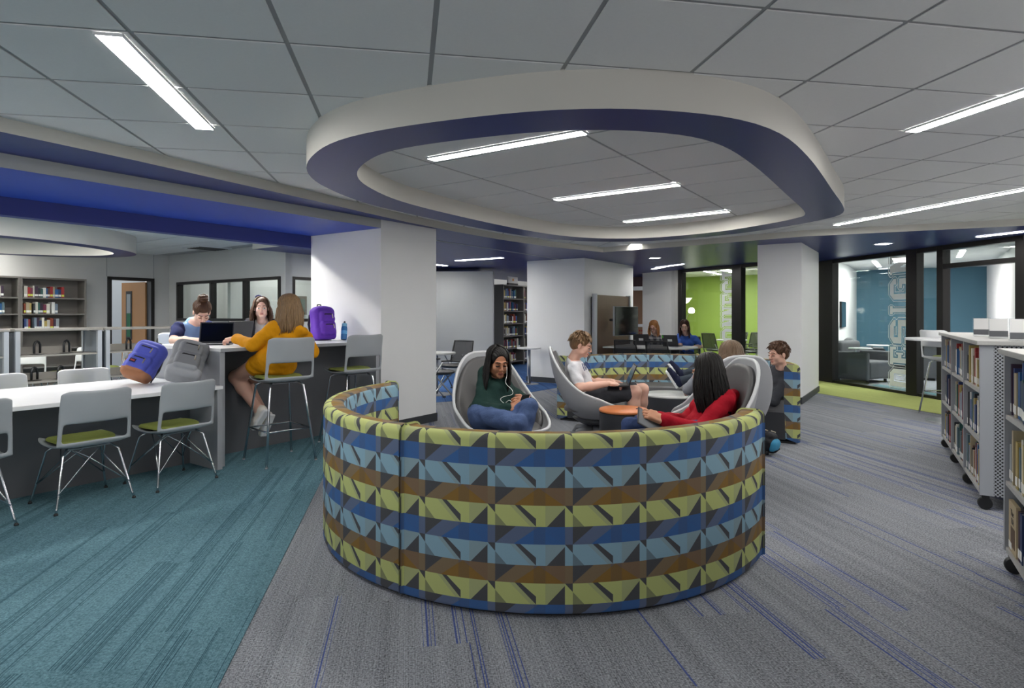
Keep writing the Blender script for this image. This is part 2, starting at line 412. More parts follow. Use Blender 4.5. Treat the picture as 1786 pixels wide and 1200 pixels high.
wall('window_7', p0, p1, .7, 1.5, .03, M('daylight_pane',(214,228,246),.4,emit=1.6), side=-1)
# window wall
wt0, wt1 = spx(310,SW), spx(490,SW); TE = spx(498,SW)
WZ0, WZ1 = 1.20, 1.985
wall('wall_window_sill', bp(SW,TW), bp(SW,TE), 0, WZ0, .12)
wall('wall_window_top', bp(SW,TW), bp(SW,TE), WZ1, ZO+.05, .12)
wall('wall_window_left', bp(SW,TW), bp(SW,wt0), WZ0, WZ1, .12)
wall('wall_window_right', bp(SW,wt1), bp(SW,TE), WZ0, WZ1, .12)
sr = tpx(510,TE)
wall('wall_return', bp(SW+.001,TE), bp(sr,TE), 0, ZO+.05, .1, wallg_m)
wall('wall_return_low', bp(sr,TE), bp(sr+2,TE), 0, WZ0, .1, wallg_m)
wall('wall_return_top', bp(sr,TE), bp(sr+2,TE), WZ1, ZO+.05, .1, wallg_m)
def window(name, a, b, z0, z1, fr=.06, dep=.1, mull=(), n=None):
    """framed fixed glazing from a to b; mull are fractions of upright bars"""
    a = Vector((a[0],a[1],0)); b = Vector((b[0],b[1],0)); d = b-a; L = d.length; ang = math.atan2(d.y, d.x)
    m = MB(); m.box((0,-dep/2,z0), (L,dep/2,z0+fr)); m.box((0,-dep/2,z1-fr), (L,dep/2,z1)); m.box((0,-dep/2,z0+fr), (fr,dep/2,z1-fr)); m.box((L-fr,-dep/2,z0+fr), (L,dep/2,z1-fr))
    o = struct(m.build(name, bronze_m, loc=a, rz=ang))
    xs = [fr] + [f*L for f in mull] + [L-fr]
    for f in mull:
        m = MB(); m.box((f*L-fr/2,-dep/2,z0+fr), (f*L+fr/2,dep/2,z1-fr)); m.build('mullion', bronze_m, o)
    for i in range(len(xs)-1):
        g0 = xs[i] + (fr/2 if i else 0); g1 = xs[i+1] - (fr/2 if i < len(xs)-2 else 0)
        m = MB(); m.box((g0,-.005,z0+fr), (g1,.005,z1-fr)); m.build('pane', glass_m, o)
    return o
Lw = wt0 - wt1
window('window_1', bp(SW+.03,wt0), bp(SW+.03,wt1), WZ0, WZ1, .05, .12, [(wt0-spx(369,SW))/Lw, (wt0-spx(427,SW))/Lw])
window('window_2', bp(sr,TE+.05), bp(sr+1.6,TE+.05), WZ0, WZ1, .05, .12)
wall('wall_office_back', bp(SW+2.4,TW), bp(SW+2.4,TE-1), 0, ZO, .1, wall_m, side=-1)
wall('wall_office_side', bp(SW+.1,TW), bp(SW+2.5,TW), 0, ZO, .1, wall_m)
wall('wall_office_end', bp(sr+.1,TE+2.2), bp(SW+6,TE+2.2), 0, ZO, .1, wall_m)
m = MB(); m.prism([tuple(bp(s,t)[:2]) for s, t in ((SW,TW+.2),(SW,TE),(SW+6,TE),(SW+6,TW+.2))], ZO, ZO+.05); struct(m.build('ceiling_office', tile_m))
# centre back
wall('wall_back_block', (-2.6,13.6), (-.43,13.6), 0, 2.30, .9, wallg_m)
wall('wall_back_header', (-2.6,15.0), (-.80,15.2), 2.05, 2.5, .2, wall_m)
wall('wall_back', bp(14.2,16), bp(20.5,8.2), 0, 2.5, .15, wall_m, side=1)
wall('wall_back_shelves', bp(16.15,8.75), bp(21,8.75), 0, 2.5, .15, wall_m)
wall('wall_back_right', (3.36,15.5), (4.02,14.42), 0, 2.5, .15, wall_m)
wall('wall_back_door', (2.0,17.6), (4.3,16.6), 0, 2.5, .15, M('maroon_wall',(96,70,72),.7))
# ================================================================== glazed rooms on the right
GA = Vector((6.62, 9.56, 0)); GDIR = Vector((.17, -.985, 0)).normalized()
def on_line(px, A, D):
    k = (px-CX)/F; return (k*A.y - A.x)/(D.x - k*D.y)
def gx(px): return on_line(px, GA, GDIR)
film_m = bpy.data.materials.new('white_window_film'); film_m.use_nodes = True
nt = film_m.node_tree; b = nt.nodes['Principled BSDF']; b.inputs['Base Color'].default_value = (.86,.9,.92,1); b.inputs['Roughness'].default_value = .6; b.inputs['Alpha'].default_value = .93
# block letters drawn on a small raster: filled strokes plus a thin outline
def letter_mask(ch, W=26, Hh=34, t=7):
    a = np.zeros((Hh, W), bool); sl = 4
    def r(x0, x1, y0, y1): a[max(0,y0):y1, max(0,x0):x1] = True
    c = 6
    if ch == 'I': r(W//2-4, W//2+4, 0, Hh); r(5, W-5, 0, sl+1); r(5, W-5, Hh-sl-1, Hh)
    if ch == 'E':
        r(3, 3+t, 0, Hh); r(0, W, 0, 6); r(0, W, Hh-6, Hh); r(3, 18, Hh//2-3, Hh//2+3); r(W-4, W, 0, 11); r(W-4, W, Hh-11, Hh); r(15, 18, Hh//2-6, Hh//2+6)
    if ch == 'T': r(W//2-4, W//2+4, 0, Hh); r(0, W, Hh-6, Hh); r(0, 4, Hh-12, Hh); r(W-4, W, Hh-12, Hh); r(7, W-7, 0, 4)
    if ch == 'N':
        r(3, 9, 0, Hh); r(W-9, W-3, 0, Hh); r(0, 12, 0, 4); r(0, 9, Hh-4, Hh); r(W-12, W, Hh-4, Hh)
        for y in range(Hh): x = int(3 + (W-13)*(1-y/Hh)); r(x, x+8, y, y+1)
    if ch in 'CGOSD':
        r(0, W, 0, Hh); a[t:Hh-t, t:W-t] = False
        if ch == 'D': pass
        for i in range(c):
            for (yy, xx) in ((i, 0), (Hh-1-i, 0), (i, 1), (Hh-1-i, 1)):
                if xx == 0 and ch != 'D': a[yy, :c-i] = False
                if xx == 1: a[yy, W-c+i:] = False
        if ch == 'C': a[12:Hh-12, W-t:] = False
        if ch == 'G': a[17:Hh-11, W-t:] = False; r(14, W, 13, 18)
        if ch == 'S': r(0, W, Hh//2-3, Hh//2+3); a[Hh//2-6:Hh//2-3, :t] = False; a[9:Hh//2-3, :t] = False; a[Hh//2+3:Hh-10, W-t:] = False; a[6:9, :t] = True
    return a
def letter_obj(ch, parent, x_base, z0, z1, height, y):
    """letter lying on its side: its top points to -x, it reads upwards from z0 to z1"""
    a = letter_mask(ch); Hh, W = a.shape; P_ = 4
    big = np.zeros((Hh+2*P_, W+2*P_), bool); big[P_:-P_, P_:-P_] = a
    def dil(q, n):
        for _ in range(n):
            q2 = q.copy(); q2[1:] |= q[:-1]; q2[:-1] |= q[1:]; q2[:,1:] |= q[:,:-1]; q2[:,:-1] |= q[:,1:]; q = q2
        return q
    fill = big | (dil(big, 3) & ~dil(big, 2))
    m = MB(); cz = (z1-z0)/W; cx = height/Hh
    for r_ in range(fill.shape[0]):
        c_ = 0
        while c_ < fill.shape[1]:
            if fill[r_, c_]:
                e = c_
                while e < fill.shape[1] and fill[r_, e]: e += 1
                xa = x_base - (r_-P_)*cx; xb = xa - cx; za = z0 + (c_-P_)*cz; zb = z0 + (e-P_)*cz
                m.add([(xa,y,za),(xb,y,za),(xb,y,zb),(xa,y,zb)], [(0,1,2,3)]); c_ = e
            else: c_ += 1
    return m.build('letter_' + ch.lower(), film_m, parent)
ZT = ZS
def glazing(name, A, D, x0, x1, bars, trans=None):
    """storefront: bars = list of (xa, xb) uprights in local x; panes fill the gaps"""
    ang = math.atan2(D.y, D.x)
    m = MB(); m.box((x0,-.05,0), (x1,.05,.05)); m.box((x0,-.06,ZT-.07), (x1,.06,ZT))
    o = struct(m.build(name, bronze_m, loc=(A.x,A.y,0), rz=ang))
    for xa, xb in bars:
        mm = MB(); mm.box((xa,-.07,0), (xb,.07,ZT)); mm.build('mullion', bronze_m, o, bevel=.004)
    for (xa, xb), (xc, xd) in zip(bars[:-1], bars[1:]):
        mm = MB(); mm.box((xb,-.006,.05), (xc,.006,ZT-.07)); mm.build('pane', glass_m, o)
    return o
B3 = [(gx(1425),gx(1457)), (gx(1586),gx(1605)), (gx(1640),gx(1651))]
win3 = glazing('window_3', GA, GDIR, gx(1425), gx(1651), B3)
yb = 9.84
def zpx(py, d): return H - (py-CY)/F*d
xb = gx(1588)
for ch, y0, y1 in (('D',676,645),('E',638,606),('S',600,558),('I',553,529),('G',522,485),('N',478,441)):
    letter_obj(ch, win3, xb, zpx(y0,yb+.15), zpx(y1,yb+.15), gx(1588)-gx(1553), -.012)
# doorway with transom, open leaf
m = MB(); xa, xc = gx(1651), gx(1778)
m.box((xa,-.06,ZT-.07), (xc+.1,.06,ZT)); m.box((xa,-.06,2.03), (xc,.06,2.10)); m.box((xc,-.07,0), (xc+.12,.07,ZT-.07))
door2 = struct(m.build('door_2', bronze_m, loc=(GA.x,GA.y,0), rz=math.atan2(GDIR.y, GDIR.x)))
m = MB(); m.box((xa,-.006,2.10), (xc,.006,ZT-.07)); m.build('transom_pane', glass_m, door2)
# leaf swung into the room, dark stile frame and pale panel
m = MB(); T0 = T_((xc-.03,.1,0), 0, 0, R(82))
for lo, hi in (((0,-.022,.01),(.13,.022,2.02)), ((.82,-.022,.01),(.95,.022,2.02)), ((.13,-.022,1.88),(.82,.022,2.02)), ((.13,-.022,.01),(.82,.022,.25))): m.box(lo, hi, 0, T0)
lf = m.build('door_leaf', bronze_m, door2)
m = MB(); m.box((.13,-.006,.25), (.82,.006,1.88), 0, T0); m.build('leaf_pane', glass_m, lf)
# walls, floor finish and ceiling of the teal room
C1 = Vector((8.70,15.2,0)); C2 = Vector((10.96,13.9,0)); A0 = Vector((6.28,11.75,0))
wall('wall_teal_room_left', A0+Vector((.05,.1,0)), C1, 0, 2.5, .12, wallw_m)
pc = at(1481,600,14.0); wall('wall_teal_room_pilaster', pc, pc+E2*1.4, 0, 2.44, .35, wallw_m)
wall('wall_teal_room_back', C1, C2, 0, 2.5, .12, tealw_m)
wall('wall_teal_room_right', C2, C2-E2*5.2, 0, 2.5, .12, wallw_m)
wall('baseboard_teal_room', C1+Vector((.02,-.03,0)), C2+Vector((0,-.03,0)), 0, .1, .02, base_m)
m = MB(); m.prism([(6.62,9.7),(7.3,5.8),(9.0,8.0),(11.2,13.9),(8.7,15.4),(6.2,12.3)], 2.44, 2.46); struct(m.build('ceiling_teal_room', tile_m))
m = MB(); m.prism([(6.45,11.1),(6.7,9.5),(7.2,9.7),(6.95,11.4)], .0005, .004); struct(m.build('floor_teal_room_strip', M_teal))
# lime room
CA = Vector((4.0,14.35,0)); CB = Vector((5.45,11.62,0)); CD = (CB-CA).normalized()
def cx_(px): return on_line(px, CA, CD)
BC = [(cx_(1186),cx_(1192.5)), (cx_(1280),cx_(1296.5)), (cx_(1402),cx_(1411))]
win4 = glazing('window_4', CA, CD, cx_(1186), cx_(1411), BC)
dcon = (CA + CD*cx_(1272)).y
for ch, y0, y1 in (('C',620,598),('O',596,573),('N',571,553),('N',551,534),('E',532,513),('C',511,490),('T',488,472)):
    letter_obj(ch, win4, cx_(1272)+.30, zpx(y0,dcon), zpx(y1,dcon), .5, -.012)
g0 = Vector((3.6,19.05,0)); g1 = Vector((8.6,15.63,0))
wall('wall_lime_room_back', g0, g1, 0, 2.5, .12, green_m)
wall('wall_lime_room_left', CA+Vector((0.02,.1,0)), g0, 0, 2.5, .12, wall_m)
pg = Vector((6.95,15.6,0)); wall('wall_lime_room_side', g1, A0+Vector((-.12,.2,0)), 0, 2.5, .1, wallg_m)
m = MB(); m.prism([(4.0,14.5),(5.5,11.75),(6.2,12.3),(8.7,15.6),(3.6,19.1)], 2.44, 2.46); struct(m.build('ceiling_lime_room', tile_m))
struct(wall('floor_lime_room_green', (4.0,14.4), (7.6,16.0), .0005, .004, 3.0, M_lime))
# wood fire door and white door sliver
m = MB(); dpt = Vector((2.0,17.6,0)); dd = (Vector((4.3,16.6,0))-dpt).normalized(); nn = Vector((-dd.y, dd.x, 0))
def dl(px): return on_line(px, dpt, dd)
darkwood_m = M('walnut_veneer', (108,86,70), .5, var=.14, vs_=4, stretch=(6,6,.5), bmp=.04)
oak2_m = M('fire_door_veneer', (150,112,82), .5, var=.12, vs_=4, stretch=(6,6,.5))
o = struct(MB().box((dl(1090),-.05,0), (dl(1129),0,2.08)).build('door_3', oak2_m, loc=dpt, rz=math.atan2(dd.y, dd.x)))
MB().box((dl(1106),-.11,2.0), (dl(1127),-.05,2.11)).build('door_closer', M('closer_aluminium',(196,198,202),.35,metal=.6), o)
MB().box((dl(1100),-.1,.98), (dl(1128),-.05,1.06)).build('push_bar', M('closer_aluminium'), o)
for z_ in (.90, .80):
    for k_ in range(4): MB().box((dl(1107+k_*4),-.053,z_-.05), (dl(1109.6+k_*4),-.051,z_)).build('warning_letter', M('sign_red',(150,44,34),.6), o)
# ================================================================== lights
ref_m = M('fixture_white', (222,224,228), .4)
def linear_light(a, b, z, label, wd=.085, group='linear ceiling lights', drop=.006, mat=None):
    a = Vector((a[0],a[1],0)); b = Vector((b[0],b[1],0)); d = b-a; L = d.length; c = (a+b)/2
    o = thing('linear_light', label, 'light', (c.x,c.y,z), math.atan2(d.y,d.x), group)
    m = MB(); e = .006
    for lo, hi in (((-L/2-e,-wd/2-e,-drop-.008),(L/2+e,-wd/2,-.001)), ((-L/2-e,wd/2,-drop-.008),(L/2+e,wd/2+e,-.001)), ((-L/2-e,-wd/2,-drop-.008),(-L/2,wd/2,-.001)), ((L/2,-wd/2,-drop-.008),(L/2+e,wd/2,-.001))): m.box(lo, hi)
    m.build('housing', ref_m, o)
    m = MB(); m.box((-L/2,-wd/2,-drop-.005), (L/2,wd/2,-.001)); m.build('diffuser', mat or emit_m, o); return o
def pxlight(p0, p1, z, label, **k): return linear_light(onz(*p0, z), onz(*p1, z), z, label, **k)
pxlight((189,57), (357,222), ZC, 'long white light over the teal carpet, above the grey chairs', wd=.1)
q0, q1 = onz(1589,227,ZC), onz(1786,159,ZC); qd = (q1-q0).normalized()
linear_light(q0, q0+qd*2.44, ZC, 'white ceiling light cut by the right photo edge, nearer of two')
q0, q1 = onz(1458,391,ZC), onz(1786,329,ZC); qd = (q1-q0).normalized()
linear_light(q0, q0+qd*3.66, ZC, 'longest white ceiling light above the book carts')
for (p0, p1, lb) in (((752,276),(1019,228),'nearest light strip inside the oval ceiling ring'), ((969,347),(1184,320),'middle light strip inside the oval ceiling ring'), ((1090,386),(1271,367),'farthest light strip inside the oval ceiling ring')):
    pxlight(p0, p1, ZI, lb)
pxlight((795,454), (877,449), ZS, 'light strip in the navy soffit before the tall bookcase', wd=.08)
pxlight((1145,466), (1191,460), ZS, 'short light strip in the navy soffit above the two girls with laptops', wd=.08)
pxlight((1705,412), (1790,402.5), ZS, 'light strip in the navy soffit above the open glass door', wd=.08)
# added unseen lights, behind the camera and in the far room, to brighten both areas
for k_, (s_, t_) in enumerate(((-.6,3.6),(4.6,-2.6),(6.6,-3.0))):
    p = bp(s_, t_); linear_light(p-GD*.61, p+GD*.61, ZC, 'added white ceiling light out of view behind the camera', group='added ceiling lights behind the camera')
for k_, (s_, t_, lb) in enumerate(((2.3,8.6,'added light strip of the far room nearest the low shelves'), (2.2,11.5,'added light strip inside the far white ring'), (3.6,11.3,'second added light inside the far white ring'), (.2,8.6,'added light strip of the far room beyond the left photo edge'), (3.4,7.5,'added light strip of the far room just behind the blue header'), (1.2,7.5,'added light strip behind the blue header near the left photo edge'), (4.6,7.4,'added light strip of the far room behind the bar column'), (3.0,13.3,'added light strip of the far room above the wall bookcases'), (1.0,11.5,'added light strip at the left end of the far white ring'))):
    p = bp(s_, t_); linear_light(p-E2*.61, p+E2*.61, ZO, lb, group='added far room lights', wd=.20 if t_ < 8.0 else .12)
for (p0, p1, lb) in (((1462,449),(1492,443.5),'light strip on the ceiling of the teal room'),):
    p = Vector((8.0,13.2,0)); linear_light(p-E2*.9, p+E2*.9, 2.44, lb)
p = Vector((8.2,11.0,0)); linear_light(p-E2*.7, p+E2*.7, 2.44, 'second added light strip of the teal room behind the glass door')  # added lamp that brightens the teal room
p = Vector((5.3,15.9,0)); linear_light(p-E2*.7, p+E2*.7, 2.44, 'light strip on the ceiling of the lime green room')
p = Vector((6.4,14.6,0)); linear_light(p-E2*.7, p+E2*.7, 2.44, 'second added light strip of the lime green room behind the column')  # added lamp, hidden by the column, that brightens the lime room
for q_, lb in ((11.3,'added light strip in the office behind the interior windows'), (12.8,'added light strip in the office by the far wall'), (10.0,'added light strip in the office behind the narrow window')):  # added unseen lamps that brighten the office
    p = bp(SW+1.3, q_); linear_light(p-E2*.45, p+E2*.45, ZO, lb, wd=.085)
for x_, y_, w_, lb in ((7.9,12.2,.3,'added wide light of the teal room above the grey armchair'), (5.6,15.4,.22,'added wide light of the lime room near the letters')):  # extra wide lamps added to brighten the two glazed rooms
    p = Vector((x_,y_,0)); linear_light(p-E2*.6, p+E2*.6, 2.44, lb, wd=w_)
for x_, y_, lb in ((-2.6,9.0,'added light strip in the soffit hidden by the bar column'), (-2.3,10.3,'second added soffit light hidden by the bar column'), (-1.75,12.5,'added light strip in the soffit before the grey wall block'), (2.0,13.9,'added light strip in the soffit behind the media column'), (1.0,15.8,'added light strip in the soffit at the far back'), (.9,13.4,'added light strip in the soffit by the tall bookcases'), (-2.2,11.6,'added light strip in the soffit behind the bar column'), (3.3,13.6,'added light strip in the soffit behind the meeting table')):  # added lamps, mostly hidden by columns, that brighten the back area
    p = Vector((x_,y_,0)); linear_light(p-E2*.6, p+E2*.6, ZS, lb) if y_ < 11 or x_ < 0 else linear_light(p-GD*.3, p+GD*.3, ZS, lb)
p = Vector((-1.2,16.6,0)); linear_light(p-E2*.6, p+E2*.6, ZS, 'added light strip at the back by the far bookcase wall')  # one more unseen lamp added for the back wall
def downlight(px, py, z, label):
    p = onz(px, py, z); o = thing('downlight', label, 'light', (p.x,p.y,z), 0, 'square recessed downlights')
    m = MB(); e = .085
    for lo, hi in (((-e-.015,-e-.015,-.006),(e+.015,-e,.01)),((-e-.015,e,-.006),(e+.015,e+.015,.01)),((-e-.015,-e,-.006),(-e,e,.01)),((e,-e,-.006),(e+.015,e,.01))): m.box(lo, hi)
    m.build('trim', ref_m, o); MB().box((-e,-e,-.004), (e,e,.01)).build('lens', emit_m, o)
downlight(1142,450,ZS,'square downlight in the navy soffit nearer the oval ring centre')
downlight(1541,425,ZS,'square downlight in the navy soffit before the letter glass')
downlight(1108,427,ZC,'square downlight in the tiles behind the oval ring')
# grilles
for px, py, z, lb in ((362,433,ZO,'black ceiling air grille above the window wall'),):
    p = onz(px, py, z); o = thing('air_grille', lb, 'vent', (p.x,p.y,z), RB)
    MB().box((-.3,-.3,-.01), (.3,.3,.01)).build('frame', ref_m, o)
    for k_ in range(5): MB().box((-.26,-.24+k_*.1,-.016), (.26,-.18+k_*.1,-.008)).build('slot', black_m, o)
# ================================================================== patterned curved sofas
def fabric():
    m, nt, b = new_mat('geometric_upholstery'); b.inputs['Roughness'].default_value = .85; b.inputs['Specular IOR Level'].default_value = .2
    uvn = nt.nodes.new('ShaderNodeUVMap'); U, Vv, _ = sep(nt, uvn.outputs[0])
    x = (U/.34).fract(); per = .0915*2+.0775*2
    q = ((Vv-.06)/per).fract()*per
    r1 = q > .0915; r2 = q > .169; r3 = q > .2605                     # lime, brown, light blue, blue going up
    base_ = r1*.0915 + r2*.0775 + r3*.0915
    isB = r1 - r2 + r3
    hgt = isB*(.0775-.0915) + .0915
    y = 1 - (q - base_)/hgt                                           # 0 at the top of the row
    lime, brown, lb, blue = srgb(192,201,126), srgb(138,104,38), srgb(138,175,194), srgb(48,98,160)
    dark = srgb(70,72,77)
    cA = mixc(nt, r1, lime, lb); cB = mixc(nt, r2, brown, blue)
    mutA = mixc(nt, .38, cA, srgb(140,144,132)); mutB = mixc(nt, .5, cB, srgb(118,114,108))
    # light rows
    inbar = x < .1; third = x > .63; midz = 1 - inbar.max(third)
    d1 = inbar*((y/.4) < (x/.1))
    olive = midz*(x < (y-.4)*.25 + .1)*(y > .4)
    bl = y*.27 + .36; br = y*.32 + .43
    d2 = midz*(x > bl)*(x < br)
    mu = midz*(x > bl-.07)*(x < bl)
    d3 = third*(y > 1 - (x-.77)*3.9)*(x > .77)
    mu2 = third*(x > .75)
    A = mixc(nt, mu.max(mu2), cA, mutA); A = mixc(nt, olive*.6, A, dark); A = mixc(nt, (d1+d2+d3).min(1), A, dark)
    # deep rows
    slate = (x < .34 + (1-y)*.32).max(inbar); dk = (x > .1)*((x-.1)/.27 < 1-y)
    cent = (x > .6)*(x < .75)*.28
    tent = ((x-.66).abs() > y*.33)*.22*(x > .6)
    Bc = mixc(nt, slate, cB, mutB); Bc = mixc(nt, cent, Bc, dark); Bc = mixc(nt, tent, Bc, srgb(60,90,140)); Bc = mixc(nt, dk, Bc, dark)
    col = mixc(nt, isB, A, Bc)
    wv = noise(nt, 900, texco(nt), 1); col = mixc(nt, wv*.16, col, srgb(150,150,150))
    nt.links.new(col, b.inputs['Base Color']); bump(nt, b, wv, .15, .002); return m
fab_m = fabric()
vinyl_m = M('charcoal_vinyl', (52,54,59), .45, var=.06, vs_=6, bmp=.05, bs_=300)
seatv_m = M('grey_vinyl', (108,108,110), .42, var=.05, vs_=6, bmp=.05, bs_=300)
def sofa(c, a0, a1, Ro, label, off=0, flip=False):
    th = .125; Ri = Ro-th; Ht = .795; e = .03
    o = thing('curved_sofa', label, 'sofa', (c[0],c[1],0), 0, 'curved patterned sofa units')
    prof = [(Ro-.012,.014),(Ro,.03),(Ro,Ht-e)] + [(Ro-e+e*math.cos(t), Ht-e+e*math.sin(t)) for t in (R(22),R(45),R(68),R(90))] + [(Ri+e-e*math.sin(t), Ht-e+e*math.cos(t)) for t in (0,R(22),R(45),R(68),R(90))] + [(Ri,.40)]
    prof += [(Ri,.05)]
    vl = [prof[0][1]]
    for i in range(1, len(prof)): vl.append(vl[-1] + math.hypot(prof[i][0]-prof[i-1][0], prof[i][1]-prof[i-1][1]))
    # outside face is mapped by height, the top carries on by length, the inside comes down again by height
    uvv = [prof[i][1] if i < 3 else vl[i]-vl[2]+prof[2][1] for i in range(len(prof))]
    N = 40; ang = [R(a0+(a1-a0)*k/N) for k in range(N+1)]
    m = MB(); rows = []; uv = []
    for k, a in enumerate(ang):
        s = min(1, min(k, N-k)/1.0)
        rows.append([(r*math.cos(a), r*math.sin(a), z) for r, z in prof]); uv.append([((a-ang[0])*Ro+off, v) for v in uvv])
    m.grid(rows); nf = len(m.f)
    b0 = len(m.v); n = len(prof)
    m.f.append(tuple(range(n))); m.m.append(0); m.f.append(tuple(reversed(range(N*n, (N+1)*n)))); m.m.append(0)
    ob = m.build('backrest', fab_m, o, auto=50); me = ob.data
    ul = me.uv_layers.new(name='UVMap'); flat = [q for r in uv for q in r]
    for pi, p in enumerate(me.polygons):
        for li in p.loop_indices:
            vi = me.loops[li].vertex_index
            if pi < nf: ul.data[li].uv = flat[vi]
            else:
                j = vi % n; ul.data[li].uv = (Ro-prof[j][0]+off+.1, prof[j][1])
    bv = ob.modifiers.new('b','BEVEL'); bv.width = .014; bv.segments = 3; bv.limit_method = 'ANGLE'; bv.angle_limit = R(60)
    def arc(name, r0, r1, z0, z1, mat, bev=0):
        mm = MB(); N2 = 28; rows = []
        for k in range(N2+1):
            a = R(a0+.15+(a1-a0-.3)*k/N2); rows.append([(r*math.cos(a), r*math.sin(a), z) for r, z in ((r0,z0),(r1,z0),(r1,z1),(r0,z1))])
        mm.grid(rows, wrap=True); mm.f.append((0,1,2,3)); mm.m.append(0); mm.f.append(tuple(reversed(range(N2*4, N2*4+4)))); mm.m.append(0)
        return mm.build(name, mat, o, bevel=bev, auto=40, seg=3)
    arc('plinth', Ro-.55, Ro-.03, 0, .02, black_m)
    arc('seat_base', Ro-.61, Ri-.002, .035, .33, vinyl_m)
    arc('seat_cushion', Ro-.62, Ri-.002, .331, .42, seatv_m, .02)
    return o
SC = (.19,3.99); SF = (1.745,6.84); RO = 1.375
s1 = sofa(SC, 239.3, 328, RO, 'curved sofa back filling the foreground, right of the seam', off=-.097)
s2 = sofa(SC, 149, 238.9, RO, 'curved sofa unit beside the column, left of the seam', off=.05)
s3 = sofa(SF, -32, 57.6, RO, 'far curved sofa unit with the boy in the dark hoodie', off=.1)
s4 = sofa(SF, 58, 148, RO, 'far curved sofa unit before the table with two girls', off=.02)
# ================================================================== shell chairs and stools
shell_m = M('grey_shell_plastic', (158,163,168), .42, var=.02, vs_=5)
pad_m = M('lime_seat_fabric', (140,150,74), .8, var=.08, vs_=40, bmp=.1, bs_=300)
wshell_m = M('white_shell_plastic', (222,224,226), .4)
glide_m = black_m
def shell_chair(name, label, cat, stool, shell=None, group=None):
    o = thing(name, label, cat, (0,0,0), 0, group); sz = .755 if stool else .445
    shell = shell or shell_m
    # back and seat in one bent sheet; x across, y forward
    NU, NV = 16, 20; rows = []; top = sz+.365
    prof = []                                             # (y, z) from seat front up to the back top
    for k in range(6): t = k/5; prof.append((.225-.41*t, sz-.012-.028*math.sin(math.pi*t*.9)))
    for k in range(1, 4): a = R(90*k/3.6); prof.append((-.185-.035*math.sin(a), sz-.02+.05*(1-math.cos(a))))
    y0, z0 = prof[-1]
    for k in range(1, 12): t = k/11; prof.append((y0-.10*t-.015*math.sin(math.pi*t), z0+(top-z0)*t))
    for j, (y, z) in enumerate(prof):
        r = []; fr = j/(len(prof)-1)
        wdt = .215 + .012*math.sin(math.pi*min(1, fr*1.6)) if j < 8 else .226-.012*((j-8)/11)
        if j == 0: wdt *= .90
        for i in range(NU+1):
            u = -1+2*i/NU
            if j < 7: yy, zz = y - (.02*u*u if j == 0 else 0), z + .03*abs(u)**4*(1-.3*j/6)
            else: q = (j-7)/12; yy = y + .065*u*u*min(1, q*1.6); zz = z + (.010*abs(u)**2-.026*abs(u)**9 if j == len(prof)-1 else 0)
            r.append((u*wdt, yy, zz))
        rows.append(r)
    nr = len(rows)
    def skip(i, j): return 8 <= i <= 11 and 1 <= j <= NU-2
    m = MB(); m.grid(rows, skip=skip)
    so = m.build('shell', shell, o, smooth=True, solid=.014, sub=1)
    m = MB(); rows = []
    for a_, h in ((1.0,.0),(1.0,.014),(.93,.024),(.5,.028),(.02,.028)):
        rows.append([(.185*a_*math.copysign(abs(math.cos(t))**.6, math.cos(t)), .02+.185*a_*math.copysign(abs(math.sin(t))**.6, math.sin(t)), sz-.012+h+.012*abs(math.cos(t))**3*a_) for t in (2*math.pi*k/28 for k in range(28))])
    m.grid(rows, wrap=True); m.build('seat_pad', pad_m, o, smooth=True)
    # legs
    if not stool:
        for sx in (-1, 1):
            for sy in (-1, 1):
                lg = MB().tube([(sx*.13,sy*.10-.01,sz-.04),(sx*.17,sy*.145-.01,sz-.08),(sx*.228,sy*.218-.01,.045),(sx*.236,sy*.226-.01,.018)], .0075, 8).build('leg', chrome_m, o, smooth=True)
                MB().lathe([(.009,0),(.013,.002),(.013,.012),(.008,.02)], 10, c=(sx*.236,sy*.226-.01,0)).build('glide', glide_m, lg)
        for sx in (-1, 1):
            for sy in (-1, 1):
                MB().tube([(sx*.215,sy*.205-.01,.13),(0,sy*.11-.01,sz-.12),(-sx*.10,sy*.07-.01,sz-.045)], .0045, 6).build('cross_wire', chrome_m, o, smooth=True)
                MB().tube([(sx*.215,sy*.205-.01,.13),(sx*.13,-.01,sz-.13),(sx*.10,-sy*.10-.01,sz-.045)], .0045, 6).build('cross_wire', chrome_m, o, smooth=True)
    else:
        fz = .30; fp = []
        for sx, sy in ((-1,-1),(1,-1),(1,1),(-1,1)):
            lg = MB().tube([(sx*.12,sy*.10-.01,sz-.04),(sx*.155,sy*.145-.01,sz-.07),(sx*.225,sy*.24-.01,.012)], .0105, 10).build('leg', chrome_m, o, smooth=True)
            MB().lathe([(.011,0),(.014,.003),(.012,.014)], 10, c=(sx*.226,sy*.241-.01,0)).build('glide', steel_m, lg)
            f = (sz-.07-fz)/(sz-.08); fp.append((sx*(.155+.07*f), sy*(.145+.095*f)-.01, fz))
        MB().tube(fp, .008, 8, closed=True).build('footrest', chrome_m, o, smooth=True)
    MB().box((-.13,-.12,sz-.052), (.13,.10,sz-.040)).build('seat_bracket', steel_m, o, bevel=.004)
    return o
FWD = RB                                                  # local y (facing) onto EL
ch0 = shell_chair('shell_chair', 'grey shell chair with lime pad, centre of the near table side', 'chair', False, group='grey shell chairs at the low table')
ch0.location = bp(1.915,5.22); ch0.rotation_euler.z = FWD
dup(ch0, bp(2.565,5.23), FWD+R(4), 'grey shell chair with lime pad, in front of the grey backpack')
dup(ch0, bp(1.20,5.22), FWD-R(2), 'grey shell chair cut off by the left photo edge')
chw = shell_chair('shell_chair', 'pale shell chair back at the far table side, beside the blue backpack', 'chair', False, wshell_m, 'pale chairs on the far table side')
chw.location = bp(2.56,6.66); chw.rotation_euler.z = FWD+math.pi
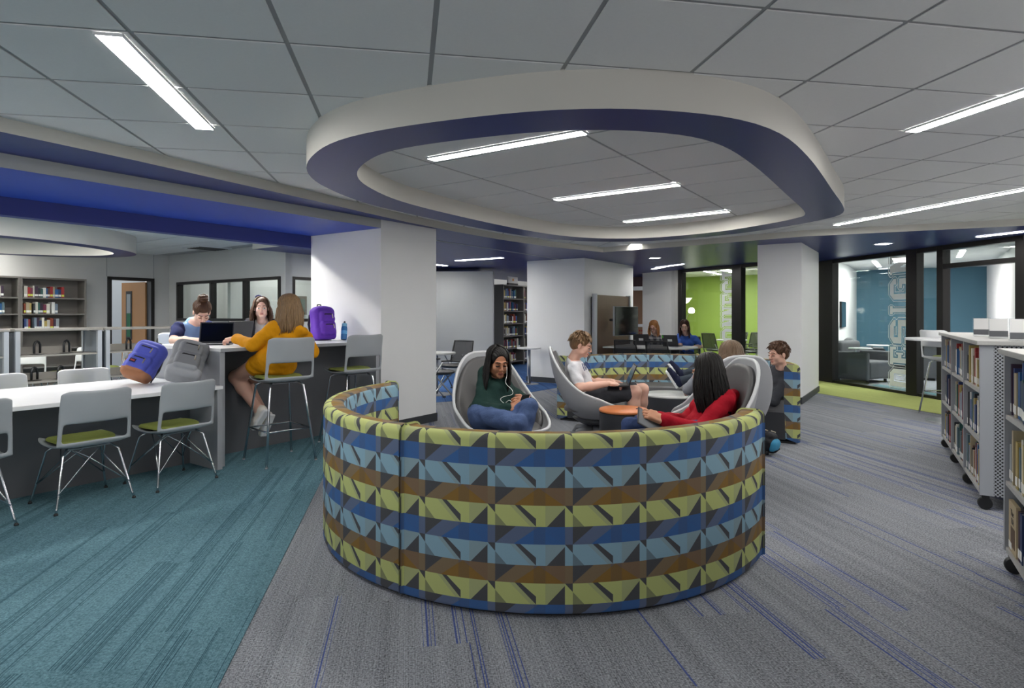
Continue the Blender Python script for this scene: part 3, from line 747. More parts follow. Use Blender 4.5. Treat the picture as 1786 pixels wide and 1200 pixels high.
dup(chw, bp(1.86,6.64), FWD+math.pi, 'pale shell chair back at the far table side, at the left photo edge')
for s_, t_, r_, lb in ((3.35,11.3,200,'pale chair with lime seat seen through the low shelves, left one'), (3.95,11.4,150,'pale chair seen through the low shelves, right beside the first'), (4.75,11.9,120,'pale chair seen through the low shelves near the oak door')):
    dup(chw, bp(s_,t_), R(r_), lb)['group'] = 'pale chairs beyond the low shelves'
st0 = shell_chair('bar_stool', 'grey bar stool under the girl in the mustard hoodie', 'stool', True, group='grey bar stools')
st0.location = bp(3.53,5.13); st0.rotation_euler.z = FWD-R(10)
dup(st0, bp(4.47,5.2), FWD-R(6), 'empty grey bar stool with lime seat beside the column')
st1 = shell_chair('bar_stool', 'pale bar stool under the girl with the hair bun', 'stool', True, wshell_m, 'pale bar stools')
st1.location = bp(3.62,6.98); st1.rotation_euler.z = FWD+math.pi-R(6)
dup(st1, bp(4.5,6.98), FWD+math.pi, 'pale bar stool under the girl in the dark jacket')
dup(st1, onz(1657,724), R(-80), 'pale bar stool with lime pad at the round high table')
# ================================================================== bar and low table
def bframe(name, label, cat, s, t, group=None): return thing(name, label, cat, bp(s,t), RB, group)
def LB(o, name, s0, s1, t0, t1, z0, z1, mat, bevel=.003): return MB().box((s0*K,t0*K,z0), (s1*K,t1*K,z1)).build(name, mat, o, bevel=bevel)
BZ, TZ = 1.03, .715
bar = bframe('bar_table', 'tall white topped study bar between the column and the low table', 'table', 3.04, 5.30)
LB(bar, 'top', 0, 1.952, 0, 1.30, BZ-.03, BZ, white_m)
LB(bar, 'top_edge', 0, 1.952, -.006, 0, BZ-.032, BZ-.002, grey_m, 0)
LB(bar, 'end_panel', 0, .05, .012, .42, 0, BZ-.031, grey_m); LB(bar, 'end_panel', 0, .05, .9, 1.28, 0, BZ-.031, grey_m)
LB(bar, 'end_panel', 1.905, 1.952, .012, 1.28, 0, BZ-.031, grey_m)
LB(bar, 'knee_panel', .051, 1.904, .47, .50, 0, BZ-.031, dgrey_m); LB(bar, 'knee_panel', .051, 1.904, .80, .83, 0, BZ-.031, dgrey_m)
LB(bar, 'end_infill', 0, .05, .421, .899, 0, BZ-.031, grey_m)
low = bframe('study_table', 'low white study table with grey panels and a row of chairs', 'table', -.6, 5.22)
LB(low, 'top', 0, 3.62, 0, 1.34, TZ-.03, TZ, white_m)
LB(low, 'knee_panel', .05, 3.57, .48, .51, 0, TZ-.031, dgrey_m); LB(low, 'knee_panel', .05, 3.57, .83, .86, 0, TZ-.031, dgrey_m)
LB(low, 'end_panel', 3.571, 3.62, .01, 1.32, 0, TZ-.031, grey_m); LB(low, 'end_panel', 0, .049, .01, 1.32, 0, TZ-.031, grey_m)
LB(low, 'cable_hatch', 1.70, 1.82, .60, .72, TZ, TZ+.02, M('hatch_grey',(120,122,126),.4))
# ================================================================== book carts, books
pal = [(150,40,42),(48,66,120),(34,38,46),(200,196,184),(120,134,150),(70,96,150),(94,60,48),(44,90,84),(214,214,210),(170,158,130),(110,44,70),(60,62,66),(160,166,172),(176,156,92),(36,54,92),(130,60,40),(86,110,120),(226,222,208),(58,40,60),(30,86,140)]
pname = ['red','blue','black','cream','grey blue','mid blue','brown','dark teal','white','tan','maroon','charcoal','pale grey','yellow','navy','rust','slate','ivory','plum','bright blue']
bm = [M('book_'+n.replace(' ','_'), c_, .5, var=.08, vs_=30) for n, c_ in zip(pname, pal)]
page_m = M('book_pages', (214,208,192), .8); stick_m = M('spine_label', (232,232,228), .6)
stick_y = M('spine_label_lime', (206,214,90), .6)
BCACHE = {}
NB = [0]
def book(loc, rz, th, dp, ht, ci, label, group, lean=0, sticker=True, small=False):
    """spine faces local -y; x is thickness"""
    key = (round(th,3), round(dp,2), round(ht,2), ci, small, sticker)
    if key not in BCACHE:
        m = MB(); c = .003 if not small else .004
        m.box((0,0,0), (c,dp,ht)); m.box((th-c,0,0), (th,dp,ht)); m.box((c,0,0), (th-c,c,ht)); m.box((c,c+.0005,.004), (th-c,dp-.006,ht-.004), 1)
        if small and sticker: m.box((.001,-.002,.02), (th-.001,-.0005,.055), 2)
        me = m.mesh('book')
        for q in (bm[ci], page_m, stick_m if ci % 5 else stick_y): me.materials.append(q)
        BCACHE[key] = me
    o = bpy.data.objects.new('book', BCACHE[key]); COL.objects.link(o); o.location = loc; o.rotation_euler = (0, lean, rz)
    tag(o, label, 'book', group); NB[0] += 1
    if sticker and not small:
        sk = 'S%.3f' % th
        if sk not in BCACHE:
            m = MB(); m.box((.001,-.002,.018), (th-.001,-.0004,.06)); me = m.mesh('spine_label'); me.materials.append(stick_m); BCACHE[sk] = me
        c = bpy.data.objects.new('spine_label', BCACHE[sk]); COL.objects.link(c); c.parent = o
    return o
rb = random.Random(5)
def fill_shelf(org, ax, nrm, L, z, hmax, dpmax, where, group, small=False, leave=.06, thick=(.018,.045), dense=1, x0=0):
    """books standing along ax from org; nrm points out of the shelf towards the reader"""
    x = x0 + rb.uniform(.004,.02); i = 0; rz = math.atan2(ax.y, ax.x)
    while True:
        th = round(rb.uniform(*thick), 3); ht = round(min(hmax-.015, rb.uniform(.62,.93)*hmax), 2); dp = round(rb.uniform(.72,.97)*dpmax, 2)
        if x + th > L - leave: break
        ci = rb.randrange(len(pal)); p = org + ax*x - nrm*0.0 + Vector((0,0,z))
        p = p - nrm*rb.uniform(.004,.02)
        size = 'tall ' if ht > .84*hmax else ('short ' if ht < .70*hmax else '')
        fat = 'thick ' if th > .75*thick[1] else ('thin ' if th < 1.35*thick[0] else '')
        n_ = ORD[i] if i < 20 else 'number %d' % (i+1)
        book(p, rz, th, dp, ht, ci, f'{size}{pname[ci]} book, {n_} on {where}', group, small=small); i += 1
        x += th + rb.choice([.001,.001,.002,.004]) + (rb.uniform(.02,.06) if rb.random() > .93*dense else 0)
perf_m, nt, b = new_mat('perforated_steel'); b.inputs['Roughness'].default_value = .45
X_, Y_, Z_ = sep(nt, texco(nt)); pr = .024
fa, fz_ = (Y_/pr), (Z_/pr)
d_a = (((fa.fract()-.5)*(fa.fract()-.5)) + ((fz_.fract()-.5)*(fz_.fract()-.5))); fb = fa+.5; fd = fz_+.5
d_b = (((fb.fract()-.5)*(fb.fract()-.5)) + ((fd.fract()-.5)*(fd.fract()-.5)))
hole = d_a.min(d_b) < .065
band = ((Y_ + .32).abs() < .245)
nt.links.new(mixc(nt, hole*band, srgb(150,154,160), srgb(16,17,18)), b.inputs['Base Color'])
cartm = M('cart_grey_steel', (148,152,158), .4, var=.03, vs_=8)
shelfm = M('cart_shelf_laminate', (168,168,166), .45, var=.06, vs_=14, stretch=(1,12,12))
def book_cart(org_, ang, label, nb=3, L=2.27, tag_='far cart', hide=None):
    o = thing('book_cart', label, 'bookcase', org_, ang, 'mobile double sided book carts'); EX = Vector((math.cos(ang), math.sin(ang), 0)); EY = Vector((-EX.y, EX.x, 0))
    D = .62; Ht = 1.145; zb = .105; n = nb; bw = L/n
    MB().box((-.02,-D-.02,Ht-.03), (L+.02,.02,Ht)).build('top', shelfm, o, bevel=.004)
    for k in (0, 1): MB().box((k*(L-.03),-D,zb), (k*(L-.03)+.03,0,Ht-.031)).build('end_panel', [perf_m], o)
    for k in range(1, n): MB().box((k*bw-.015,-D,zb), (k*bw+.015,0,Ht-.031)).build('divider', cartm, o)
    for zz in (zb, zb+.34, zb+.68):
        for k in range(n): MB().box((k*bw+.031 if k == 0 else k*bw+.0155,-D+.004,zz), ((k+1)*bw-.0155 if k < n-1 else L-.031,-.004,zz+.022)).build('shelf', shelfm, o)
    MB().box((.031,-D/2-.01,zb+.03), (L-.031,-D/2+.01,Ht-.04)).build('centre_panel', cartm, o)
    for k in range(n+1):
        for yy in (-.035, -D+.035):
            xx = min(max(k*bw,.05),L-.05)
            c = MB().lathe([(.018,-.019),(.038,-.017),(.042,-.01),(.042,.01),(.038,.017),(.018,.019)], 18)
            c.v = [(a_[2]+xx, a_[0]+yy, a_[1]+.043) for a_ in c.v]
            fk = MB().box((xx-.03,yy-.02,.075), (xx+.03,yy+.02,zb)).build('caster_fork', black_m, o); c.build('caster_wheel', black_m, fk, auto=40)
    hs = ['bottom','middle','top']
    for k in range(n):
        for r_ in range(3):
            if hide and hide(k): continue
            # looking at this side the row runs from far to near
            org = org_ + EX*((k+1)*bw-.022) + EY*(-.012)
            fill_shelf(org, -EX, EY, bw-.055, zb+.023+.34*r_, .30, .22, f'{hs[r_]} shelf, {["near","middle","far"][k]} bay, {tag_}', f'books in the {tag_}', leave=.05 + rb.random()*.12, thick=(.016,.05), x0=.2 if (hide and r_ == 0) else 0)
    return o
CA_ = R(90-30.2); CX_ = Vector((math.cos(CA_), math.sin(CA_), 0)); CY_ = Vector((-CX_.y, CX_.x, 0))
cart1 = book_cart(Vector((3.155,4.06,0)), CA_, 'far grey book cart with perforated end panel and sign holders', 3, 2.3, 'far grey cart')
CF = Vector((2.555,3.13,0)) - CX_*2.3
cart2 = book_cart(CF, CA_, 'near grey book cart cut off by the right photo edge', 3, 2.3, 'near grey cart', hide=lambda k: k < 2)
# face-out book on the bottom shelf of the near cart
tanb = M('tan_book_cover', (176,160,128), .6, var=.05)
p = CF + CX_*2.24 - CY_*.03 + Vector((0,0,.131))
fo_ = tag(MB().box((0,-.018,0), (.17,0,.25)).build('book', [tanb], loc=p, rz=CA_+math.pi), 'tan book facing out on the bottom shelf of the near cart', 'book'); fo_.location = p + CY_*-.0
def text_part(txt, size, mat, parent, loc, rot, name='lettering', ext=.0004):
    cu = bpy.data.curves.new(name, 'FONT'); cu.body = txt; cu.size = size; cu.extrude = ext; cu.resolution_u = 3; cu.align_x = 'CENTER'
    ob = bpy.data.objects.new(name, cu); COL.objects.link(ob); dg = bpy.context.evaluated_depsgraph_get()
    me = bpy.data.meshes.new_from_object(ob.evaluated_get(dg)); bpy.data.objects.remove(ob)
    o = bpy.data.objects.new(name, me); COL.objects.link(o); me.materials.append(mat); o.parent = parent; o.location = loc; o.rotation_euler = rot; return o
ink_m = M('dark_ink', (44,38,34), .6)
text_part('The', .045, ink_m, fo_, (.085,-.0195,.185), (R(90),0,0)); text_part('RA', .045, ink_m, fo_, (.095,-.0195,.145), (R(90),0,0))
MB().box((.05,-.0192,.03), (.14,-.0182,.13)).build('cover_picture', M('cover_picture_brown',(92,70,50),.6,var=.4,vs_=14), fo_)
MB().box((.005,-.0196,.012), (.07,-.0182,.045)).build('cover_label', stick_m, fo_)
# sign holders on the far cart
for px, lb in ((1712,'acrylic sign holder on the far cart, leftmost of three'), (1741,'acrylic sign holder on the far cart, middle of three'), (1779,'acrylic sign holder on the far cart, rightmost of three')):
    d_ = {1712:4.95, 1741:4.5, 1779:4.05}[px]; p = at(px,590,d_); p.z = 1.145
    o = thing('sign_holder', lb, 'sign holder', p, RB-math.pi/2+R(4), 'sign holders on the far cart')
    MB().box((-.055,-.03,0), (.055,.03,.012)).build('foot', acryl_m, o)
    MB().box((-.055,-.022,.012), (.055,-.014,.055)).build('dark_band', dgrey_m, o)
    MB().box((-.053,-.013,.012), (.053,-.009,.145)).build('card', M('white_card',(232,232,232),.7), o)
    MB().box((-.057,-.008,.012), (.057,.002,.15)).build('acrylic_back', acryl_m, o)
# ================================================================== low shelving and wall bookcases at the far left
lam_m = M('shelf_laminate', (138,134,128), .5, var=.08, vs_=10, stretch=(1,10,10))
frost_m = M('frosted_panel', (112,120,130), .3, var=.2, vs_=6, stretch=(9,9,.3))
alu_m = M('shelf_aluminium', (176,180,186), .35, metal=.4)
def low_shelf(s, L, label, wood_side):
    o = bframe('low_bookcase', label, 'bookcase', s, 9.95, 'low shelving before the far wall'); Lm = L*K; D = .55; Ht = 1.14
    MB().box((-.01,-.01,Ht-.03), (Lm+.01,D,Ht)).build('top', lam_m, o, bevel=.003)
    for x0 in (0, Lm-.05):
        for y0 in (0, D-.06): MB().box((x0,y0,0), (x0+.05,y0+.05,Ht-.031)).build('post', alu_m, o)
        MB().box((x0+.015,.055,.06), (x0+.035,D-.065,Ht-.05)).build('frosted_side', frost_m, o)
    for z_ in (.10,.44,.78):
        MB().box((.052,.02,z_), (Lm-.052,D-.02,z_+.022)).build('shelf', lam_m, o)
        if z_ > .4: MB().box((.052,D/2-.01,z_+.023), (Lm*.72,D/2+.01,z_+.12)).build('shelf_back', lam_m, o)
    for z_, xs in ((.803,(.28,.62)), (.463,(.25,.55))):
        for x0 in xs:
            q = tag(MB().tube([(-.05,0,0),(-.05,0,.11),(-.03,0,.145),(0,0,.158),(.03,0,.145),(.05,0,.11),(.05,0,0)], .014, 8).build('bookend', black_m, loc=bp(s,9.95)+E2*(x0*Lm)+EL*.15+Vector((0,0,z_+.014)), rz=RB+R(35), smooth=True),
                f'black arched bookend, {"left" if x0 < .3 else "right"} on the {"upper" if z_ > .6 else "lower"} shelf of the {label.split()[-2]} {label.split()[-1]} shelf unit' , 'bookend', 'black bookends')
            MB().box((-.06,-.05,-.012), (.06,.05,-.008)).build('bookend_plate', black_m, q)
    return o
xs_ = [(-.9,'left edge'), (1.28+.0,'view left'), ]
def su(px): return tpx(px, 9.95)
e_ = [su(-160), su(24), su(158), su(290)]
low_shelf(su(-120), su(24)-su(-120)-.05, 'low open shelf unit cut off by the far left', 0)
low_shelf(su(27), su(182)-su(27)-.03, 'low open shelf unit in the far middle', 0)
low_shelf(su(185), su(345)-su(185)-.03, 'low open shelf unit behind the blue backpack', 0)
def wall_case(o, L, Ht, D, zs, mat):
    MB().box((0,0,0), (.03,D,Ht)).build('side_panel', mat, o); MB().box((L-.03,0,0), (L,D,Ht)).build('side_panel', mat, o)
    MB().box((.0305,D-.02,0), (L-.0305,D,Ht)).build('back_panel', mat, o); MB().box((.0305,0,Ht-.03), (L-.0305,D-.0205,Ht)).build('top_panel', mat, o)
    for z_ in zs: MB().box((.0305,0,z_-.025), (L-.0305,D-.0205,z_)).build('shelf', mat, o)
case_m = M('wall_case_laminate', (116,112,107), .5, var=.08, vs_=8, stretch=(1,1,10))
s_r = tpx(152, 13.4); Lc = .98
for k, lb in enumerate(('wall bookcase at the far left, nearest the oak door','wall bookcase at the far left, second from the oak door'  )):
    s0 = s_r - (k+1)*(Lc/K)
    o = bframe('wall_bookcase', lb, 'bookcase', s0, 13.42, 'wall bookcases in the far room'); o.location.z = 0
    zs = (.10,.42,.74,1.06,1.34,1.62)
    wall_case(o, Lc-.002, 1.97, .33, zs, case_m)
    nm = ['case nearest oak door','second case from oak door','case at the left photo edge'][k]
    for z_, zn in ((1.06,'lowest visible'),(1.34,'middle visible'),(1.62,'top visible')):
        fill_shelf(bp(s0,13.42)+E2*.04, E2, -EL, Lc-.07, z_+.001, .235, .2, f'{zn} shelf, {nm}', 'books on the far left wall', small=True, leave=[.25,.12,.1][k]+rb.random()*.15, thick=(.024,.05))
tg = thing('card_sign', 'small white card standing on the left wall bookcase shelf', 'sign', bp(s_r-1.55,13.36,1.061), RB); MB().box((-.05,-.02,0), (.05,.0,.12)).build('card', M('white_card'), tg)
# tall bookcase at the back
bpos = at(878,600,15.2); bpos.z = 0
tall_m = M('tall_case_laminate', (112,110,106), .5, var=.08, vs_=8, stretch=(1,1,10))
for k, lb in enumerate(('tall grey bookcase by the grey wall block','tall grey bookcase half hidden by the media column')):
    o = thing('tall_bookcase', lb, 'bookcase', bpos+E2*.95*k, RB, 'tall bookcases at the back')
    zs = (.12,.46,.78,1.10,1.42,1.74)
    wall_case(o, .948, 2.09, .36, zs, tall_m)
    for j, z_ in enumerate(zs):
        fill_shelf(bpos+E2*(.95*k+.035), E2, -EL, .88 if k == 0 else .42, z_+.001, .27, .22, f'{ORD[5-j]} shelf down, {["open","half hidden"][k]} tall bookcase', 'books in the tall bookcases', small=True, leave=.12+rb.random()*.25, thick=(.03,.06))
o = thing('shelf_sign', 'small white sign with orange mark on top of the tall bookcase', 'sign', bpos+E2*.55+EL*.1+Vector((0,0,2.09)), RB)
MB().box((-.22,-.02,.05), (.22,.02,.22)).build('panel', M('white_card'), o); MB().box((-.22,-.03,0), (.22,.03,.049)).build('base', black_m, o); MB().box((-.03,-.023,.11), (.03,-.0205,.17)).build('mark', M('orange_mark',(224,150,60),.6), o)
# ================================================================== signed distance modelling (bags, bodies, hair)
def sd_mesh(prims, h, lab_default=0):
    """prims: (kind, params, k, label, op). Smooth union of round cones, ellipsoids and boxes, meshed by surface nets."""
    lo = np.full(3, 1e9); hi = -lo; boxes = []
    for kind, p, k, lab, op in prims:
        if kind == 'rc': a, b_, ra, rb_ = p; l = np.minimum(np.array(a)-ra, np.array(b_)-rb_); u = np.maximum(np.array(a)+ra, np.array(b_)+rb_)
        elif kind == 'el': c, r, Rm = p; e = np.full(3, max(r)) if Rm is not None else np.array(r); l = np.array(c)-e; u = np.array(c)+e
        else: c, r, Rm, rd = p; e = np.full(3, float(np.linalg.norm(r))+rd) if Rm is not None else np.array(r)+rd; l = np.array(c)-e; u = np.array(c)+e
        boxes.append((l, u))
        if op == '+': lo = np.minimum(lo, l); hi = np.maximum(hi, u)
    lo = lo - 4*h; hi = hi + 4*h; n = np.ceil((hi-lo)/h).astype(int)+1
    D = np.full(n, .08, np.float32); Lb = np.full(n, lab_default, np.int8); raw = np.full(n, .08, np.float32)
    for (kind, p, k, lab, op), (l, u) in zip(prims, boxes):
        m_ = k + 3*h
        i0 = np.clip(np.floor((l-m_-lo)/h).astype(int), 0, n-1); i1 = np.clip(np.ceil((u+m_-lo)/h).astype(int)+1, 1, n)
        if np.any(i1 <= i0): continue
        g = [((np.arange(i0[d], i1[d])*h+lo[d]).astype(np.float32)) for d in range(3)]
        X = g[0][:,None,None]; Y = g[1][None,:,None]; Z = g[2][None,None,:]
        if kind == 'rc':
            a, b_, ra, rb_ = p; a = np.array(a); ab = np.array(b_)-a; L2 = max(float(ab@ab), 1e-9)
            px, py, pz = X-a[0], Y-a[1], Z-a[2]
            t = np.clip((px*ab[0]+py*ab[1]+pz*ab[2])/L2, 0, 1)
            d = np.sqrt((px-t*ab[0])**2+(py-t*ab[1])**2+(pz-t*ab[2])**2) - (ra+(rb_-ra)*t)
        else:
            c = p[0]; r = p[1]; Rm = p[2]; px, py, pz = X-c[0], Y-c[1], Z-c[2]
            if Rm is not None:
                Q = np.array(Rm)                       # columns are the local axes
                px, py, pz = (px*Q[0,0]+py*Q[1,0]+pz*Q[2,0], px*Q[0,1]+py*Q[1,1]+pz*Q[2,1], px*Q[0,2]+py*Q[1,2]+pz*Q[2,2])
            if kind == 'el':
                k0 = np.sqrt((px/r[0])**2+(py/r[1])**2+(pz/r[2])**2); k1 = np.sqrt((px/r[0]**2)**2+(py/r[1]**2)**2+(pz/r[2]**2)**2)+1e-6
                d = k0*(k0-1)/k1
            else:
                qx, qy, qz = np.abs(px)-r[0], np.abs(py)-r[1], np.abs(pz)-r[2]
                d = np.sqrt(np.maximum(qx,0)**2+np.maximum(qy,0)**2+np.maximum(qz,0)**2)+np.minimum(np.maximum(qx,np.maximum(qy,qz)),0)-p[3]
        sl = tuple(slice(i0[q], i1[q]) for q in range(3)); A = D[sl]
        if op == '+':
            hh = np.maximum(k-np.abs(A-d), 0)/max(k, 1e-6); D[sl] = np.minimum(A, d)-hh*hh*k*.25
            mk = d < raw[sl]; raw[sl] = np.where(mk, d, raw[sl]); Lb[sl] = np.where(mk, lab, Lb[sl])
        elif op == 'p':                                # paint only
            Lb[sl] = np.where(d < 0, lab, Lb[sl])
        else:
            nd = -d; hh = np.maximum(k-np.abs(A-nd), 0)/max(k, 1e-6); D[sl] = np.maximum(A, nd)+hh*hh*k*.25
    S = D < 0
    cnt = np.zeros(n-1, np.int8)
    for dx in (0,1):
        for dy in (0,1):
            for dz in (0,1): cnt += S[dx:n[0]-1+dx, dy:n[1]-1+dy, dz:n[2]-1+dz]
    ai, aj, ak = np.nonzero((cnt > 0) & (cnt < 8)); nv = len(ai)
    idx = np.full(n-1, -1, np.int32); idx[ai, aj, ak] = np.arange(nv)
    cor = [(0,0,0),(1,0,0),(0,1,0),(1,1,0),(0,0,1),(1,0,1),(0,1,1),(1,1,1)]
    vals = np.stack([D[ai+c[0], aj+c[1], ak+c[2]] for c in cor], 1)
    acc = np.zeros((nv,3)); num = np.zeros(nv)
    for e0, e1 in ((0,1),(2,3),(4,5),(6,7),(0,2),(1,3),(4,6),(5,7),(0,4),(1,5),(2,6),(3,7)):
        v0, v1 = vals[:,e0], vals[:,e1]; mk = (v0 < 0) != (v1 < 0); t = np.where(mk, v0/np.where(mk, v0-v1, 1), 0)
        c0, c1 = np.array(cor[e0]), np.array(cor[e1]); acc += np.where(mk[:,None], c0+(c1-c0)*t[:,None], 0); num += mk
    ver = (np.stack([ai, aj, ak], 1) + acc/num[:,None])*h + lo
    faces = []
    for ax in range(3):
        s0 = [slice(None)]*3; s1 = [slice(None)]*3; s0[ax] = slice(0, n[ax]-1); s1[ax] = slice(1, n[ax])
        A = S[tuple(s0)]; Bq = S[tuple(s1)]; i, j, k_ = np.nonzero(A != Bq); o1, o2 = [(1,2),(2,0),(0,1)][ax]
        co = np.stack([i, j, k_], 1); ok = (co[:,o1] > 0) & (co[:,o2] > 0) & (co[:,o1] < n[o1]-1) & (co[:,o2] < n[o2]-1); co = co[ok]; inn = A[tuple(co.T)]
        def cell(d1, d2):
            q = co.copy(); q[:,o1] += d1; q[:,o2] += d2; return idx[tuple(q.T)]
        f = np.stack([cell(-1,-1), cell(0,-1), cell(0,0), cell(-1,0)], 1); f[~inn] = f[~inn][:, ::-1]; faces.append(f)
    faces = np.concatenate(faces)
    fc = ver[faces].mean(1); gi = np.clip(np.rint((fc-lo)/h).astype(int), 0, n-1); fl = Lb[tuple(gi.T)]
    return ver, faces, fl
def sd_object(name, parts, mats, parent=None, origin=(0,0,0), folds=0):
    """parts: list of (ver, faces, labels) joined in one mesh"""
    vs_ = []; fs = []; ls = []; b = 0
    for v, f, l in parts: vs_.append(v); fs.append(f+b); ls.append(l); b += len(v)
    v = np.concatenate(vs_); f = np.concatenate(fs); l = np.concatenate(ls)
    # straighten the zigzag where two materials meet
    ed = np.concatenate([np.stack([f[:,a_], f[:,(a_+1) % 4]], 1) for a_ in range(4)]); fl_ = np.tile(l, 4)
    key = np.minimum(ed[:,0], ed[:,1]).astype(np.int64)*len(v) + np.maximum(ed[:,0], ed[:,1]); od = np.argsort(key, kind='stable'); ks = key[od]; ls_ = fl_[od]; es = ed[od]
    bd_ = np.nonzero((ks[1:] == ks[:-1]) & (ls_[1:] != ls_[:-1]))[0]
    if len(bd_):
        e_ = es[bd_]
        for _ in range(6):
            sm = np.zeros_like(v); ct = np.zeros(len(v))
            for q0, q1 in ((0,1),(1,0)): np.add.at(sm, e_[:,q0], v[e_[:,q1]]); np.add.at(ct, e_[:,q0], 1)
            mk = ct > 1; v[mk] = .5*v[mk] + .5*sm[mk]/ct[mk][:,None]
    if folds:
        nn_ = np.cross(v[f[:,1]]-v[f[:,0]], v[f[:,3]]-v[f[:,0]]); vn = np.zeros_like(v)
        for c_ in range(4): np.add.at(vn, f[:,c_], nn_)
        vn /= np.linalg.norm(vn, axis=1)[:,None]+1e-12; cl = np.zeros(len(v)); ok_ = np.isin(l, (1,2,9)); cl[f[ok_].ravel()] = 1
        x, y, z = v.T; d_ = np.sin(31*x+19*z+2.2*np.sin(17*y+11*z))*np.sin(27*z-13*y+1.7*np.sin(21*x))+.6*np.sin(58*z+24*x+2*np.sin(33*y))
        v = v + vn*(cl*d_*folds)[:,None]
    v = v-np.array(origin)
    me = bpy.data.meshes.new(name); me.vertices.add(len(v)); me.vertices.foreach_set('co', v.astype(np.float32).ravel())
    me.loops.add(len(f)*4); me.loops.foreach_set('vertex_index', f.astype(np.int32).ravel()); me.polygons.add(len(f))
    me.polygons.foreach_set('loop_start', np.arange(len(f), dtype=np.int32)*4); me.polygons.foreach_set('material_index', l.astype(np.int32)); me.polygons.foreach_set('use_smooth', np.ones(len(f), bool))
    me.update(calc_edges=True); me.validate()
    o = bpy.data.objects.new(name, me); COL.objects.link(o); o.parent = parent; o.location = origin if parent is None else (0,0,0)
    for m in mats: me.materials.append(m)
    return o
def RC(a, b, ra, rb_=None, k=.02, l=0): return ('rc', (tuple(a), tuple(b), ra, ra if rb_ is None else rb_), k, l, '+')
def EL_(c, r, Rm=None, k=.02, l=0, op='+'): return ('el', (tuple(c), tuple(r), Rm), k, l, op)
def BX_(c, r, rd, Rm=None, k=.02, l=0, op='+'): return ('bx', (tuple(c), tuple(r), Rm, rd), k, l, op)
# ================================================================== egg lounge chairs
egg_m = M('egg_shell_plastic', (164,166,170), .45, var=.02, vs_=5)
eggc_m = M('egg_cushion_vinyl', (84,83,84), .4, var=.05, vs_=6, bmp=.04, bs_=300)
rim_m = M('egg_rim_plastic', (206,208,211), .4)
def egg_chair(loc, face, label):
    o = thing('lounge_chair', label, 'chair', loc, face, 'egg shaped swivel lounge chairs')   # opens towards local +y
    N, Q = 56, 16
    def rim(f):
        # f = 0 front ... pi back; returns radius x, y scale and height
        c = (1-math.cos(f))/2; h = .43 + .565*(c**2.3) ; wx = .375 - .05*max(0, c-.55)/.45; 
        return wx, h
    def surf(f, w, off=0):
        wx, h = rim(f); c = (1-math.cos(f))/2
        ry = .40 if c < .5 else .40-.02*(c-.5)*2
        g = math.sin(w*math.pi/2)**.75; kz = (1-math.cos(w*math.pi/2))**.95
        # flat-topped outline: superellipse
        n_ = .78-.2*c*c; cx = math.copysign(abs(math.sin(f))**n_, math.sin(f)); cy = math.copysign(abs(math.cos(f))**n_, math.cos(f))
        x = cx*(wx-off)*g; y = cy*(ry-off)*g; z = .285+off*.9 + (h-.285-off*.9)*kz
        y -= .10*max(0, z-.45)                              # the back leans away
        return (x, y, z)
    rows = [[surf(2*math.pi*j/N, .02+.98*i/Q) for j in range(N)] for i in range(Q+1)]
    m = MB(); m.grid([list(r) for r in rows], wrap=True)
    m.f.append(tuple(reversed(range(N)))); m.m.append(0)
    inner = [[surf(2*math.pi*j/N, .02+.98*i/Q, .022) for j in range(N)] for i in range(Q+1)]
    b0 = len(m.v); m.grid([list(r) for r in inner], wrap=True)
    for k in range(len(m.f)-Q*N, len(m.f)): m.f[k] = tuple(reversed(m.f[k]))
    m.f.append(tuple(range(b0, b0+N))); m.m.append(0)
    for j in range(N): m.f.append((Q*N+j, Q*N+(j+1) % N, b0+Q*N+(j+1) % N, b0+Q*N+j)); m.m.append(1)
    m.build('shell', [egg_m, rim_m], o, auto=60)
    m = MB(); m.tube([surf(2*math.pi*j/N, 1.0, .011) for j in range(N)], .013, 8, closed=True); m.build('rim', rim_m, o, smooth=True)
    # back cushion and seat cushion following the shell
    m = MB(); rr = []
    for i in range(15):
        w_ = .46+.50*i/14; rr.append([surf(math.pi+R(104)*(-1+2*j/30)*(1-.12*(i/14)**3), min(w_,.965), .055-.018*(abs(-1+2*j/30)**4)-.015*(i/14)**6) for j in range(31)])
    m.grid(rr); m.build('back_cushion', eggc_m, o, smooth=True, solid=.05)
    m = MB(); rr = []
    for a_, h_ in ((1,0),(1.0,.03),(.94,.05),(.5,.058),(.02,.058)):
        rr.append([(.30*a_*math.sin(t), .035+.315*a_*math.copysign(abs(math.cos(t))**.85, math.cos(t)), (.375)+h_+.02*abs(math.sin(t))**2*a_) for t in (2*math.pi*j/36 for j in range(36))])
    m.grid(rr, wrap=True); m.build('seat_cushion', eggc_m, o, smooth=True)
    MB().lathe([(.10,.24),(.16,.275),(.20,.305)], 28).build('swivel_plate', dgrey_m, o, smooth=True)
    MB().lathe([(.035,.12),(.035,.24)], 16).build('column', steel_m, o, smooth=True)
    for k in range(4):
        a_ = R(45+90*k); ca, sa = math.cos(a_), math.sin(a_)
        MB().tube([(ca*.03,sa*.03,.20),(ca*.20,sa*.20,.18),(ca*.27,sa*.27,.10),(ca*.315,sa*.315,.008)], [.034,.032,.028,.022], 10).build('leg', egg_m, o, smooth=True)
    return o
def faceang(dx, dy): return math.atan2(dy, dx)-math.pi/2
PG, PB_, PR, P7 = Vector((-.09,4.87,0)), Vector((.80,5.98,0)), Vector((1.31,4.36,0)), Vector((1.765,5.12,0))
egg_chair(PG, faceang(.38,-.92), 'egg lounge chair of the woman in the dark green top')
egg_chair(PB_, faceang(.97,-.10), 'egg lounge chair of the boy in the white shirt')
egg_chair(PR, faceang(-.96,-.16), 'egg lounge chair of the woman in the red top')
egg_chair(P7, faceang(-.12,.99), 'egg lounge chair turned away, behind the woman in red')
